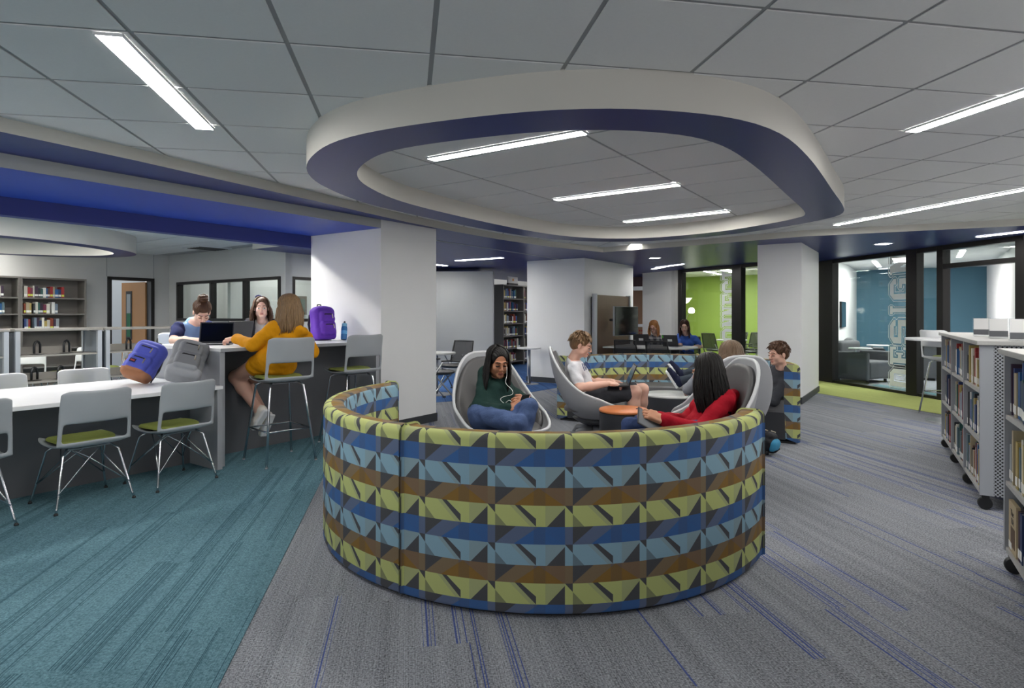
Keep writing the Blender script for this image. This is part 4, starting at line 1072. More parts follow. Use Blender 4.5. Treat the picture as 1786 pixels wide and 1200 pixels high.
# ================================================================== drums
def drum(loc, r, h, topm, label, cat='table'):
    o = thing('drum_table', label, cat, loc)
    MB().lathe([(r-.012,.02),(r-.004,.03),(r-.004,h-.03),(r-.012,h-.026)], 48).build('body', vinyl_m, o, auto=50)
    MB().lathe([(r-.006,h-.024),(r,h-.018),(r,h-.006),(r-.006,h)], 48).build('top', topm, o, auto=50)
    MB().lathe([(r-.05,0),(r-.05,.0195)], 32).build('plinth', black_m, o); return o
orange_m = M('orange_laminate', (206,124,72), .35, var=.05, vs_=8)
drum(Vector((.985,5.32,0)), .215, .49, orange_m, 'drum table with an orange top and charcoal sides')
drum(Vector((1.80,6.80,0)), .31, .43, M('pale_drum_top',(196,198,196),.35,var=.04,vs_=9), 'larger drum table with a pale top and a shoe on it')
tag(MB().tube([(0,0,0),(.05,.03,.001)], .0045, 6).build('pen', M('purple_pen',(60,50,110),.4), loc=(1.09,5.28,.495)), 'short dark pen lying on the orange drum table', 'pen')
# ================================================================== black mesh chairs
meshb_m, nt, b = new_mat('black_mesh'); b.inputs['Base Color'].default_value = (.02,.021,.024,1); b.inputs['Roughness'].default_value = .7; b.inputs['Alpha'].default_value = .86
def mesh_chair(label, loc, rz):
    o = thing('mesh_chair', label, 'chair', loc, rz, 'black mesh back chairs')
    rows = [[(u*(.215-.02*v), -.20-.10*v+.03*u*u, .50+.36*v) for u in (-1,-.5,0,.5,1)] for v in (0,.33,.66,1)]
    MB().grid(rows).build('mesh_back', meshb_m, o, smooth=True)
    fr = [rows[i][0] for i in range(4)] + [rows[3][j] for j in (1,2,3)] + [rows[3-i][4] for i in range(4)] + [rows[0][j] for j in (3,2,1)]
    MB().tube(fr, .014, 8, closed=True).build('back_frame', black_m, o, smooth=True)
    MB().lathe([(.20,-.02),(.235,0),(.235,.02),(.20,.035)], 24, c=(0,.02,.44)).build('seat', black_m, o, auto=40)
    for sx in (-1,1):
        MB().tube([(sx*.21,-.25,.60),(sx*.225,-.16,.44),(sx*.235,.18,.05),(sx*.235,.20,.035)], .012, 8).build('leg', steel_m, o, smooth=True)
        MB().tube([(sx*.20,.12,.43),(sx*.225,-.12,.20),(sx*.235,-.24,.05)], .012, 8).build('leg', steel_m, o, smooth=True)
        for yy in (.20,-.24): MB().lathe([(.012,-.012),(.03,-.010),(.03,.010),(.012,.012)], 14, c=(sx*.235,yy,.031)).build('caster', black_m, o)
        ap = MB().tube([(sx*.225,-.14,.45),(sx*.235,-.02,.62)], .01, 6).build('arm_post', steel_m, o); MB().box((sx*.235-.02,-.05,.62), (sx*.235+.02,.13,.64)).build('arm_pad', black_m, ap, bevel=.006)
    return o
mc0 = mesh_chair('black mesh chair at the table edge left of the woman in green', (-1.12,9.15,0), R(-60))
dup(mc0, (-.98,10.35,0), R(150), 'black mesh chair behind the small table by the grey wall block')
dup(mc0, bp(10.98,4.72), FWD-math.pi/2+R(4), 'black mesh chair back before the girl in the plaid shirt, left one')
dup(mc0, bp(10.88,4.02), FWD-math.pi/2-R(4), 'black mesh chair back before the girl in the plaid shirt, right one')
dup(mc0, bp(12.93,4.92), FWD+math.pi/2, 'black mesh chair under the girl in the plaid shirt')
dup(mc0, bp(12.92,4.24), FWD+math.pi/2, 'black mesh chair under the girl in the blue shirt')
dup(mc0, (5.05,14.95,0), R(-60), 'black mesh chair behind the letter glass of the lime room')
dup(mc0, (5.75,15.6,0), R(100), 'black mesh chair deeper in the lime room')
dup(mc0, (5.75,14.2,0), R(40), 'black mesh chair beside the dark mullion of the lime room')
dup(mc0, (6.05,15.1,0), R(130), 'black mesh chair of the lime room next to the white column')
# small tables
def ped_table(label, p, r, h, rot=0, mat=None, name='pedestal_table'):
    o = thing(name, label, 'table', p); MB().lathe([(r-.004,h-.028),(r,h-.024),(r,h-.004),(r-.004,h)], 40).build('top', mat or white_m, o, auto=40)
    MB().lathe([(.03,.02),(.03,h-.028)], 16).build('pole', steel_m, o, smooth=True); MB().lathe([(min(.26,r*.8),0),(min(.25,r*.78),.012),(.04,.02)], 32).build('base', steel_m, o, auto=40); return o
ped_table('small round table on a thin pole by the media column', onz(935,668)-E2*.25, .23, .70)
ped_table('white round high table before the glass, right of the dark mullion', Vector((5.40,7.42,0)), .47, 1.03)
ped_table('small table between the mesh chairs by the grey wall block', Vector((-1.25,9.95,0)), .32, .70, mat=M('pale_drum_top'))
ped_table('grey table deep in the lime green room', Vector((5.5,15.1,0)), .38, .70, mat=M('pale_drum_top'))
# ================================================================== media wall and meeting table
o = bframe('media_panel', 'walnut media panel on the white column', 'panel', 10.95, 5.40)
Lp = 1.63*K
MB().box((0,.03,0), (Lp,.07,1.70)).build('wood_panel', darkwood_m, o); MB().box((-.03,.0,0), (-.001,.10,1.72)).build('edge_post', alu_m, o); MB().box((Lp+.001,0,0), (Lp+.03,.10,1.72)).build('edge_post', alu_m, o)
MB().box((-.02,.102,0), (Lp-.1,.118,1.66)).build('back_board', black_m, o)
tvp = at(1085,558,(bp(11.9,5.1)).y-.25)
o = thing('television', 'black screen on an arm before the walnut panel', 'television', bp(11.50,5.03), RB-R(4))
scr_m = M('dark_screen', (10,12,12), .12, spec=.6)
MB().box((-.48,-.02,.92), (.48,.02,1.48)).build('housing', M('tv_silver_edge',(120,122,126),.3,metal=.6), o, bevel=.004); MB().box((-.47,-.024,.93), (.47,-.0205,1.47)).build('screen', scr_m, o)
MB().box((-.15,.021,1.1), (.15,.06,1.35)).build('mount_plate', black_m, o); MB().tube([(-.1,.06,1.22),(-.25,.2,1.22),(0,.33,1.22)], .025, 8).build('mount_arm', black_m, o)
o = bframe('meeting_table', 'pale meeting table with rounded end where two girls work', 'table', 11.1, 5.36)
pts = [(0,0),(0,-1.05)] + [(.62+.62*math.cos(a_)*-1, -1.05-.55*math.sin(a_)) for a_ in (math.pi*k/20 for k in range(1,20))] + [(1.24,-1.05),(1.24,0)]
MB().prism(list(reversed(pts)), .69, .715).build('top', M('table_pale_top',(206,208,208),.35), o); MB().box((.35,-1.2,0), (.40,-.05,.689)).build('leg_panel', dgrey_m, o); MB().box((.85,-1.2,0), (.90,-.05,.689)).build('leg_panel', dgrey_m, o)
# ================================================================== laptops and other small things
lap_m = M('laptop_dark_plastic', (50,51,55), .4, var=.05, vs_=30); logo_m = M('sticker_white', (222,224,226), .5)
def laptop(label, p, rz, tilt=105, w_=.31, d_=.21, mark=False, green=False, col=None):
    """hinge edge lies at local +y; the user sits at -y"""
    o = thing('laptop', label, 'laptop', p, rz, 'laptops'); c_ = col or lap_m
    MB().box((-w_/2,-d_/2,0), (w_/2,d_/2,.016)).build('base', c_, o, bevel=.003)
    MB().box((-w_/2+.02,-.03,.0162), (w_/2-.02,d_/2-.02,.0172)).build('keyboard', black_m, o)
    MB().box((-.05,-d_/2+.012,.0162), (.05,-.04,.0168)).build('touchpad', dgrey_m, o)
    T0 = T_((0,d_/2-.004,.016), R(90-tilt+0), 0, 0)
    lid = MB(); lid.box((-w_/2,-.004,.0), (w_/2,.004,d_+.005), 0, T0); lo_ = lid.build('lid', c_, o, bevel=.002)
    s_ = MB(); s_.box((-w_/2+.012,-.0052,.014), (w_/2-.012,-.0042,d_-.008), 0, T0); s_.build('screen', scr_m, lo_)
    if mark: q = MB(); q.box((-.045,.0042,d_*.40), (.045,.0054,d_*.62), 0, T0); q.build('lid_sticker', logo_m, lo_)
    if green: q = MB(); q.box((w_/2-.03,.0042,d_*.72), (w_/2-.008,.0054,d_*.98), 0, T0); q.build('lid_sticker', M('sticker_green',(80,190,60),.5), lo_)
    return o
laptop('dark laptop before the girl in the plaid shirt', bp(12.12,4.92,.715), FWD+math.pi/2+R(10), 108, mark=True)
laptop('dark laptop with a green sticker before the girl in the blue shirt', bp(12.0,4.22,.715), FWD+math.pi/2+R(-4), 108, mark=True, green=True)
laptop('open laptop on the bar before the girl in the mustard hoodie', bp(3.36,5.98,BZ), FWD-R(40), 112)
laptop('second laptop on the bar, in front of the girl in the dark jacket', bp(3.76,6.34,BZ), FWD+math.pi+R(8), 104)
# ================================================================== backpacks
def ang3(rx, ry, rz): return np.array(Euler((rx, ry, rz)).to_matrix())
def bag_mat(name, c): return M(name, c, .75, var=.12, vs_=9, bmp=.5, bs_=22)
zipm = M('zip_metal', (200,190,170), .35, metal=.8); strap_m = M('strap_black', (28,28,32), .7)
def backpack(label, loc, rz, lean, cm, base_c, sc=1.0, slump=0, rx=0, pockets=True, logo=False, bf=.062):
    o = thing('backpack', label, 'backpack', loc, rz)
    w_, d_, h_ = .155*sc, .085*sc, .20*sc
    Q = ang3(lean, rx, 0); Qm = Matrix([list(r) for r in Q])
    def T(p): return np.array(Qm @ Vector(p))
    base_off = np.array([0,0,0.])
    pr = [BX_(T((0,0,h_+.01)), (w_-.06,d_-.045,h_-.06), .055, Q, .03, 0), EL_(T((0,0,2*h_-.06)), (w_*.92,d_*.95,.09*sc), Q, .05, 0), BX_(T((0,-.01,.05)), (w_-.05,d_-.03,.03), .04, Q, .03, 0)]
    pr += [BX_(T((0,-d_-.02,h_*.62)), (w_*.72-.04,.012,h_*.42-.03), .035, Q, .012, 0), BX_(T((0,-d_-.005,h_*1.38)), (w_*.7-.04,.012,h_*.34-.03), .035, Q, .012, 0)]
    rr = random.Random(int(loc[0]*1000))
    for i in range(int(10+26*slump)):
        a_ = rr.uniform(-1,1); b_ = rr.uniform(.1,1.9); p = T((a_*w_*.9, rr.choice((-1,1))*d_*rr.uniform(.6,1), b_*h_))
        q = p + np.array([rr.uniform(-.5,.5)*.07-.25*a_*w_, rr.uniform(-.02,.02), rr.uniform(-.05,.05)]); pr.append(RC(p, q, .012+.012*slump*rr.random(), .008, .02, 0))
    v, f, l = sd_mesh(pr, .007); zmin = v[:,2].min()
    l = np.where((v[f].mean(1) @ Q)[:,2] < bf*sc, 1, 0) if base_c is not None else l*0
    mats = [cm, base_c or cm]
    body = sd_object('bag_body', [(v-np.array([0,0,zmin]), f, l)], mats, o)
    def W(p): q = T(p); return (q[0], q[1], q[2]-zmin)
    for z_, y_ in ((h_*.84,-d_-.067),(h_*1.52,-d_-.052)):
        zp = MB().tube([W((-w_*.46,y_+.012,z_-.01)),W((-w_*.3,y_,z_)),W((w_*.3,y_,z_)),W((w_*.46,y_+.012,z_-.01))], .006, 6).build('zip', strap_m, o, smooth=True)
        MB().tube([W((w_*.36,y_-.004,z_)),W((w_*.38,y_-.008,z_-.045))], .005, 6).build('zip_pull', zipm, zp)
    for sx in (-1,1):
        MB().tube([W((sx*.06,d_*.9,2*h_-.02)),W((sx*.08,d_+.05,1.6*h_)),W((sx*.09,d_+.07,h_)),W((sx*.10,d_+.03,.3*h_)),W((sx*.12,d_*.8,.1*h_))], [.012,.02,.022,.014,.01], 8, flat=.5).build('shoulder_strap', strap_m, o, smooth=True)
    MB().tube([W((-.03,d_*.6,2*h_)),W((-.02,d_*.7,2*h_+.045)),W((.02,d_*.7,2*h_+.045)),W((.03,d_*.6,2*h_))], .008, 6).build('grab_loop', strap_m, o, smooth=True)
    if logo:
        y_ = -d_-.068; q = MB(); P4 = [W((-.075*sc,y_,h_*.48)),W((-.015*sc,y_,h_*.48)),W((-.015*sc,y_,h_*.68)),W((-.075*sc,y_,h_*.68))]
        q.add(P4, [(0,1,2,3)]); q.build('logo_patch', M('logo_patch_navy',(40,40,70),.7), o, solid=.004)
        y_ -= .004; q = MB(); q.add([W((-.065*sc,y_,h_*.54)),W((-.025*sc,y_,h_*.54)),W((-.025*sc,y_,h_*.61)),W((-.065*sc,y_,h_*.61))], [(0,1,2,3)]); q.build('logo_word', M('logo_red',(180,70,60),.7), o, solid=.003)
    return o
tanl = M('tan_suede', (168,116,84), .8, var=.1, vs_=20)
p = bp(2.62,6.0,TZ); backpack('blue backpack with tan base leaning on the low table', p, FWD-R(48), R(-30), bag_mat('blue_nylon',(82,92,190)), tanl, .82, .3, rx=R(20), logo=True, bf=.05)
p = bp(2.76,5.44,TZ); backpack('slumped grey backpack on the low table end', p, FWD-R(30), R(-40), bag_mat('grey_nylon',(118,120,124)), M('grey_nylon_pale',(150,153,158),.75,bmp=.4,bs_=22), .90, 1.0, rx=R(16))
p = bp(4.70,5.95,BZ); pb = backpack('purple backpack on the bar against the column', p, FWD-R(6), R(-7), bag_mat('purple_nylon',(98,48,176)), None, .86, .2)
p = onz(1344,792); backpack('small black and blue bag on the floor behind the sofa', Vector((2.46,5.62,0)), R(40), R(-75), bag_mat('black_nylon',(24,25,32)), M('cyan_nylon',(60,150,190),.7,var=.1), .55, .3, bf=.03)
btl = thing('water_bottle', 'blue water bottle in the side pocket of the purple backpack', 'bottle', bp(4.86,5.78,BZ), 0)
Tq = T_((0,0,.008), R(-10), R(12), RB)
blue_b = M('bottle_blue', (52,118,178), .25, coat=.3)
for nm, pf, mt in (('body',[(.031,0),(.034,.01),(.034,.13),(.030,.15)],blue_b), ('sleeve',[(.0352,.06),(.0352,.10)],M('bottle_sky',(90,170,220),.3)), ('lid',[(.027,.1505),(.029,.155),(.029,.185),(.02,.19)],M('bottle_lid',(120,180,214),.4)), ('loop',[(.008,.1905),(.012,.2),(.008,.215)],dgrey_m)):
    m = MB().lathe(pf, 20); m.v = [tuple(Tq @ Vector(q)) for q in m.v]; m.build(nm, mt, btl, auto=40)
# ================================================================== things inside the glazed rooms
lamp = thing('floor_lamp', 'white floor lamp with reading arm in the lime green room', 'lamp', (4.70,16.35,0), 0)
wl = M('lamp_white', (232,232,230), .4)
MB().lathe([(.13,0),(.13,.02),(.02,.03)], 24).build('base', wl, lamp, auto=40); MB().tube([(0,0,.03),(0,0,1.62)], .012, 8).build('pole', wl, lamp); MB().lathe([(.03,1.62),(.10,1.66),(.19,1.78)], 24, cap=False).build('uplight_shade', wl, lamp, smooth=True)
MB().tube([(0,0,1.1),(.05,-.05,1.3),(.10,-.12,1.42)], .008, 6).build('reading_arm', steel_m, lamp); MB().lathe([(.03,1.36),(.075,1.38),(.085,1.43),(.06,1.49),(.02,1.51)], 20, c=(.13,-.15,0)).build('globe', M('lit_globe',(255,250,235),.4,emit=5.0), lamp, smooth=True)
lg_m = M('lounge_grey_fabric', (96,98,102), .85, var=.06, vs_=20, bmp=.1)
def lounge(label, loc, rz):
    o = thing('lounge_armchair', label, 'armchair', loc, rz, 'grey lounge armchairs')
    MB().box((-.36,-.32,.08), (.36,.36,.42)).build('seat_block', lg_m, o, bevel=.04, seg=3); MB().box((-.36,-.42,.10), (.36,-.22,.80)).build('backrest', lg_m, o, bevel=.07, seg=4)
    for sx in (-1,1): MB().box((sx*.41-.05,-.40,.06), (sx*.41+.05,.36,.60)).build('armrest', lg_m, o, bevel=.03, seg=3)
    MB().lathe([(.20,.665),(.205,.67),(.205,.68),(.20,.685)], 28, c=(.44,.22,0)).build('tablet_top', white_m, o); MB().tube([(.44,.12,.60),(.44,.12,.664)], .015, 8).build('tablet_post', steel_m, o)
    for sx in (-1,1):
        for yy in (-.3,.28): MB().lathe([(.025,0),(.03,.06)], 12, c=(sx*.3,yy,0)).build('foot', black_m, o)
    return o
l0 = lounge('grey lounge armchair with tablet, nearest the letter glass', (6.95,11.95,0), R(-150))
dup(l0, (7.75,13.2,0), R(-120), 'grey lounge armchair deeper in the teal room')
cred = thing('credenza', 'grey low cabinet behind the letter glass', 'cabinet', (8.6,12.6,0), RB)
MB().box((-.6,-.25,.05), (.6,.25,.70)).build('body', dgrey_m, cred, bevel=.004); MB().box((-.62,-.27,.701), (.62,.27,.725)).build('top', grey_m, cred); MB().box((-.55,-.2,0), (.55,.2,.049)).build('plinth', black_m, cred)
for k in range(2): MB().box((-.58+.6*k,.251,.08), (-.02+.6*k,.265,.68)).build('door', grey_m if k == 9 else dgrey_m, cred, bevel=.003)
dt = at(1469,545,12.9); o = thing('wall_screen', 'thin dark screen on the white wall of the teal room', 'television', (dt.x,dt.y,0), RB+R(0)); z0 = 1.02
MB().box((-.42,-.03,1.05), (.42,.02,1.60)).build('housing', black_m, o, bevel=.005); MB().box((-.41,-.034,1.06), (.41,-.0305,1.59)).build('screen', M('screen_teal_sheen',(38,62,74),.1), o); MB().box((-.1,.021,1.25), (.1,.09,1.4)).build('bracket', black_m, o)
# pictures behind the interior windows
for s_, t_, w_, zc, lb in ((SW+2.37,spx(478,SW+2.37),.52,1.68,'framed picture seen through the wide interior window'),):
    o = thing('framed_picture', lb, 'picture', bp(s_,t_), RB+math.pi/2)
    MB().box((-w_/2,0,zc-.3), (w_/2,.03,zc+.3)).build('frame', M('frame_brown',(84,74,60),.4), o); MB().box((-w_/2+.09,.031,zc-.2), (w_/2-.09,.036,zc+.2)).build('picture', M('picture_pale_blue',(170,186,200),.5,var=.1), o)
tp = TE+2.17; sp_ = tpx(522,tp)
o = thing('framed_picture', 'small framed picture seen through the narrow interior window', 'picture', bp(sp_,tp), RB)
MB().box((-.17,-.03,1.32), (.17,0,1.72)).build('frame', M('frame_brown'), o); MB().box((-.12,-.036,1.38), (.12,-.031,1.66)).build('picture', M('picture_green',(70,84,70),.5,var=.5,vs_=12), o)
# ================================================================== people
def npv(v): return np.array([v[0], v[1], v[2]], float)
def unit(v): v = npv(v); return v/np.linalg.norm(v)
SKIN = {}
def skin(name, c):
    if name in SKIN: return SKIN[name]
    m, nt, b = new_mat(name); b.inputs['Roughness'].default_value = .5; b.inputs['Subsurface Weight'].default_value = .08; b.inputs['Subsurface Radius'].default_value = (.012,.005,.003); b.inputs['Subsurface Scale'].default_value = .5
    n = noise(nt, 14, texco(nt), 3); c_ = srgb(c); nt.links.new(mixc(nt, n, tuple(v*.9 for v in c_), tuple(min(1, v*1.08) for v in c_)), b.inputs['Base Color']); SKIN[name] = m; return m
def cloth(name, c=None, folds=.55, sc=9): return M(name, c, .85, spec=.2, var=.08, vs_=30, bmp=folds, bs_=sc, bd=.03)
def hair_mat(name, c, gloss=.42):
    if name in MC: return MC[name]
    m, nt, b = new_mat(name); b.inputs['Roughness'].default_value = gloss; b.inputs['Specular IOR Level'].default_value = .3
    mp = nt.nodes.new('ShaderNodeMapping'); mp.inputs['Scale'].default_value = (90,90,6); nt.links.new(texco(nt), mp.inputs[0])
    n = noise(nt, 1, mp.outputs[0], 3); c_ = srgb(c); nt.links.new(mixc(nt, n, tuple(v*.45 for v in c_), tuple(min(1, v*1.5) for v in c_)), b.inputs['Base Color']); bump(nt, b, n, .5, .004); MC[name] = m; return m
eyew_m = M('eye_white', (224,222,218), .3); iris_m = M('iris_dark', (40,28,22), .2); 
def hand_prims(wr, d, nrm, side, curl, l, sc=1.0):
    """wr wrist, d finger direction, nrm back of the hand, side = +1/-1 lateral sign of the thumb"""
    d = unit(d); nrm = npv(nrm); nrm = unit(nrm - d*(nrm@d)); lat = np.cross(d, nrm)*side; w_ = npv(wr); pr = []
    Rm = np.stack([lat, d, nrm], 1)
    pr.append(BX_(w_+d*.045*sc, (.026*sc,.034*sc,.006*sc), .010*sc, Rm, .012, l))
    pr.append(RC(w_-d*.02, w_+d*.02, .024*sc, .022*sc, .015, l))
    for i, (o_, ln, r_) in enumerate(((.030,.068,.0088),(.010,.076,.0090),(-.011,.070,.0086),(-.030,.054,.0078))):
        b_ = w_+d*(.082-abs(o_)*.15)*sc+lat*o_*sc; c1 = curl*(1+.12*i); p0 = b_; dd = d
        for q, fr in enumerate((.45,.32,.26)):
            a_ = c1*(.55+.5*q); ang = a_ if q == 0 else ang+a_
            dd = d*math.cos(ang)-nrm*math.sin(ang); p1 = p0+dd*ln*fr*sc; pr.append(RC(p0, p1, (r_-.0008*q)*sc, (r_-.0008*(q+1))*sc, .006, l)); p0 = p1
    t0 = w_+d*.018*sc+lat*.026*sc-nrm*.004; t1 = t0+(d*.55+lat*.75-nrm*.25)*.040*sc; t2 = t1+(d*.9+lat*.15-nrm*.35*max(.4,curl))*.034*sc
    pr += [RC(t0, t1, .0125*sc, .0105*sc, .012, l), RC(t1, t2, .0100*sc, .0078*sc, .006, l)]
    return pr
def head_prims(sc=1.0, female=True, down=False):
    """local head: x right, y forward, z up, origin between the ears at eye height. labels: 0 skin 1 lips 2 eye 3 iris 4 brow"""
    j = .052 if female else .057
    P_ = [EL_((0,-.016,.040), (.073,.092,.078), None, .02, 0), EL_((0,.020,-.035), (j,.066,.074), None, .035, 0), EL_((0,.070,-.090), (.022,.018,.016), None, .03, 0)]
    for s in (-1,1):
        P_ += [EL_((s*.035,.058,-.030), (.024,.024,.024), None, .022, 0), RC((s*.010,.090,.020), (s*.042,.077,.021), .0085, .007, .014, 0), EL_((s*.048,.012,-.070), (.014,.03,.014), None, .03, 0)]
        P_ += [EL_((s*.076,-.006,-.006), (.009,.019,.031), None, .008, 0)]
        P_ += [EL_((s*.031,.104,-.001), (.0155,.016,.0085), None, .008, 0, '-')]
        P_ += [EL_((s*.031,.0772,-.002), (.0125,.0128,.0085), None, .0015, 0 if down else 2)]
        if not down: P_ += [EL_((s*.031,.0895,-.002), (.0056,.0035,.0062), None, .001, 3)]
        P_ += [RC((s*.017,.0905,.006 if not down else -.004), (s*.031,.0925,.0085 if not down else -.007), .0036, .0038, .003, 0 if not down else 4), RC((s*.031,.0925,.0085 if not down else -.007), (s*.046,.084,.005 if not down else -.004), .0038, .003, .003, 0 if not down else 4)]
        P_ += [RC((s*.014,.0985,.0255), (s*.034,.0945,.0275), .0035, .0036, .003, 4), RC((s*.034,.0945,.0275), (s*.049,.080,.022), .0034, .0024, .003, 4)]
        P_ += [EL_((s*.0105,.0975,-.037), (.0075,.008,.0065), None, .008, 0)]
    P_ += [RC((0,.091,.010), (0,.107,-.032), .0065, .0098, .012, 0)]
    P_ += [EL_((0,.0875,-.0615), (.021,.0105,.0052), None, .004, 1), EL_((0,.0855,-.0695), (.018,.0105,.0065), None, .004, 1)]
    P_ += [RC((0,-.012,-.05), (0,-.035,-.15), .048 if female else .054, .05 if female else .057, .03, 0)]
    return P_
def xf(parts, Q, org, sc):
    v, f, l = parts; return ((v*sc) @ Q.T + org, f, l)
def axes(fwd, up=(0,0,1), roll=0):
    f = unit(fwd); u = npv(up); r = unit(np.cross(f, u)); u = np.cross(r, f)
    if roll: r, u = r*math.cos(roll)+u*math.sin(roll), u*math.cos(roll)-r*math.sin(roll)
    return np.stack([r, f, u], 1)
HEADS = {}
def ik(a, c, l1, l2, pole):
    a, c = npv(a), npv(c); d = c-a; L = np.linalg.norm(d); L_ = min(L, (l1+l2)*.999); u = d/L; x = (l1*l1-l2*l2+L_*L_)/(2*L_); h = math.sqrt(max(1e-6, l1*l1-x*x)); p = npv(pole); p = p-u*(p@u); return a+u*x+unit(p)*h
def person(label, P, C, Fv, head, hf, cols, arms, legs, sleeve='long', bottom='long', hroll=0, hup=(0,0,1), female=True, down=False, h=.0075, hood=False, sc=1.0, hsc=1.0, shoe='sneaker', sw=.155, bust=True, collar=False, hem=False):
    """arms/legs: {'R': (elbow, wrist, finger dir, back of hand), ...}; labels 0 skin 1 shirt 2 trousers 3 shoe 4 sole 5 lips 6 eye 7 iris 8 brow 9 sleeve"""
    P, C, head = npv(P), npv(C), npv(head); Fv = unit(Fv); U = unit(C-P); Rv = unit(np.cross(Fv, U)); Fw = np.cross(U, Rv); TR = np.stack([Rv, Fw, U], 1)
    o = tag(bpy.data.objects.new('person', None), label, 'person')
    bpy.data.objects.remove(o)
    pr = []; L = np.linalg.norm(C-P)
    sh = {'R': C+Rv*sw, 'L': C-Rv*sw}; hp = {'R': P+Rv*.085, 'L': P-Rv*.085}
    pr += [EL_(P, (.155*sc,.115*sc,.105*sc), TR, .05, 1 if hem else 2), EL_(P+(C-P)*.38, (.135*sc,.105*sc,.15*sc), TR, .06, 1), EL_(P+(C-P)*.76, (.150*sc,.112*sc,.135*sc), TR, .06, 1)]
    pr += [RC(sh['R']-Rv*.01-U*.01, sh['L']+Rv*.01-U*.01, .056*sc, None, .05, 1), EL_(P+U*.05, (.158*sc,.12*sc,.085*sc), TR, .03, 1)]
    if female and bust:
        for s in (-1,1): pr.append(EL_(P+(C-P)*.70+Rv*s*.065+Fw*.075, (.058,.055,.058), TR, .05, 1))
    HQ = axes(hf, hup, hroll)
    nk = head + HQ @ np.array([0,-.03,-.12])*hsc
    pr += [RC(C+U*.035-Fw*.01, nk, .056, .047, .03, 0), RC(C+U*.0, C+U*.05-Fw*.01, .085, .058, .04, 1)]
    if collar: pr += [RC(C+U*.05-Fw*.02, C+U*.075-Fw*.02, .066, .062, .01, 1)]
    if hood:
        for k in range(9):
            a0, a1 = math.pi*2*k/9, math.pi*2*(k+1)/9
            def hp_(a): return C+U*(.055+.02*math.cos(a))+Rv*.085*math.sin(a)-Fw*(.02+.095*math.cos(a))
            pr.append(RC(hp_(a0), hp_(a1), .030+.012*math.cos(a0), .030+.012*math.cos(a1), .025, 1))
        pr.append(EL_(C-Fw*.105-U*.03, (.10,.045,.085), TR, .04, 1))
    hands = []
    for s in ('R','L'):
        if s not in arms: continue
        elb, wr, fd, bn = arms[s][:4]; curl = arms[s][4] if len(arms[s]) > 4 else .5
        if elb is None: elb = ik(sh[s], wr, .275, .25, arms[s][5])
        elb, wr = npv(elb), npv(wr); lab2 = 9 if 9 in cols else 1
        if sleeve == 'long':
            c_ = .012
            pr += [RC(sh[s], elb, .060*sc, .050*sc, .03, lab2), RC(elb, wr+(elb-wr)*.06, .050*sc, .038*sc, .02, lab2), RC(wr+(elb-wr)*.18, wr+(elb-wr)*.05, .040*sc, .036*sc, .01, lab2)]
        else:
            mid = sh[s]+(elb-sh[s])*.62
            pr += [RC(sh[s], mid, .060*sc, .060*sc, .03, lab2), RC(sh[s], elb, .047*sc, .041*sc, .02, 0), RC(elb, elb+(wr-elb)*.35, .041*sc, .043*sc, .02, 0), RC(elb+(wr-elb)*.35, wr, .043*sc, .027*sc, .02, 0)]
        hands.append(hand_prims(wr, fd, bn, 1 if s == 'L' else -1, curl, 0, sc))
    for s in ('R','L'):
        if s not in legs: continue
        kn, an, td = legs[s][:3]
        if kn is None: kn = ik(hp[s], an, .44, .43, legs[s][3])
        kn, an, td = npv(kn), npv(an), unit(td)
        if bottom == 'long': pr += [RC(hp[s], kn, .080, .058, .03, 2), RC(kn, kn+(an-kn)*.3, .058, .056, .02, 2), RC(kn+(an-kn)*.3, kn+(an-kn)*.92, .056, .043, .03, 2), RC(kn+(an-kn)*.85, an, .036, .034, .01, 0)]
        else:
            e_ = {'shorts': .80, 'short_shorts': .30}[bottom]; md = hp[s]+(kn-hp[s])*e_
            pr += [RC(hp[s], md, .092*sc, .080*sc, .03, 1 if hem else 2), RC(hp[s], kn, .080*sc, .056*sc, .03, 0), RC(kn, kn+(an-kn)*.32, .056*sc, .055*sc, .03, 0), RC(kn+(an-kn)*.32, an, .055*sc, .035*sc, .03, 0)]
        sd = unit(an-kn); hl = an+sd*.035-td*.03; to = hl+td*.19
        up_ = unit(-sd+td*(sd@td)) if abs(sd@td) < .95 else np.array([0,0,1.])
        lat = np.cross(td, up_); SR = np.stack([lat, td, up_], 1)
        pr += [RC(an+sd*.0, hl+up_*.0, .038, .036, .02, 3), RC(hl+up_*.012, hl+td*.11+up_*.004, .038, .036, .03, 3), RC(hl+td*.11, to-td*.01, .036, .030, .03, 3), BX_(hl+td*.08-up_*.034, (.032,.105,.004), .008, SR, .004, 4)]
    body = sd_mesh(pr, h)
    hk = (female, down)
    if hk not in HEADS:
        v, f, l = sd_mesh(head_prims(1, female, down), .0034); HEADS[hk] = (v, f, np.where(l == 0, 0, l+4))
    hd = xf(HEADS[hk], HQ, head, hsc)
    parts = [body, hd] + [sd_mesh(q, .0042) for q in hands]
    org = np.array([P[0], P[1], 0.])
    order = [cols[k] for k in range(5)] + [cols.get('lips') or cols[0], eyew_m, iris_m, cols['brow'], cols.get(9, cols[1])]
    o = sd_object('person', parts, order, None, org, folds=.0038); tag(o, label, 'person', None)
    return o, HQ, head, hsc, org
def locks(o, org, paths, mat, name='hair', r=.008, n=5, flat=.55):
    m = MB()
    for p in paths:
        N = len(p); m.tube([Vector(npv(q)-org) for q in p], [r*(.75+.35*math.sin(math.pi*min(1, (k+.6)/N)))*(1 if k < N-1 else .25) for k in range(N)], n, flat=flat)
    return m.build(name, mat, o, smooth=True)
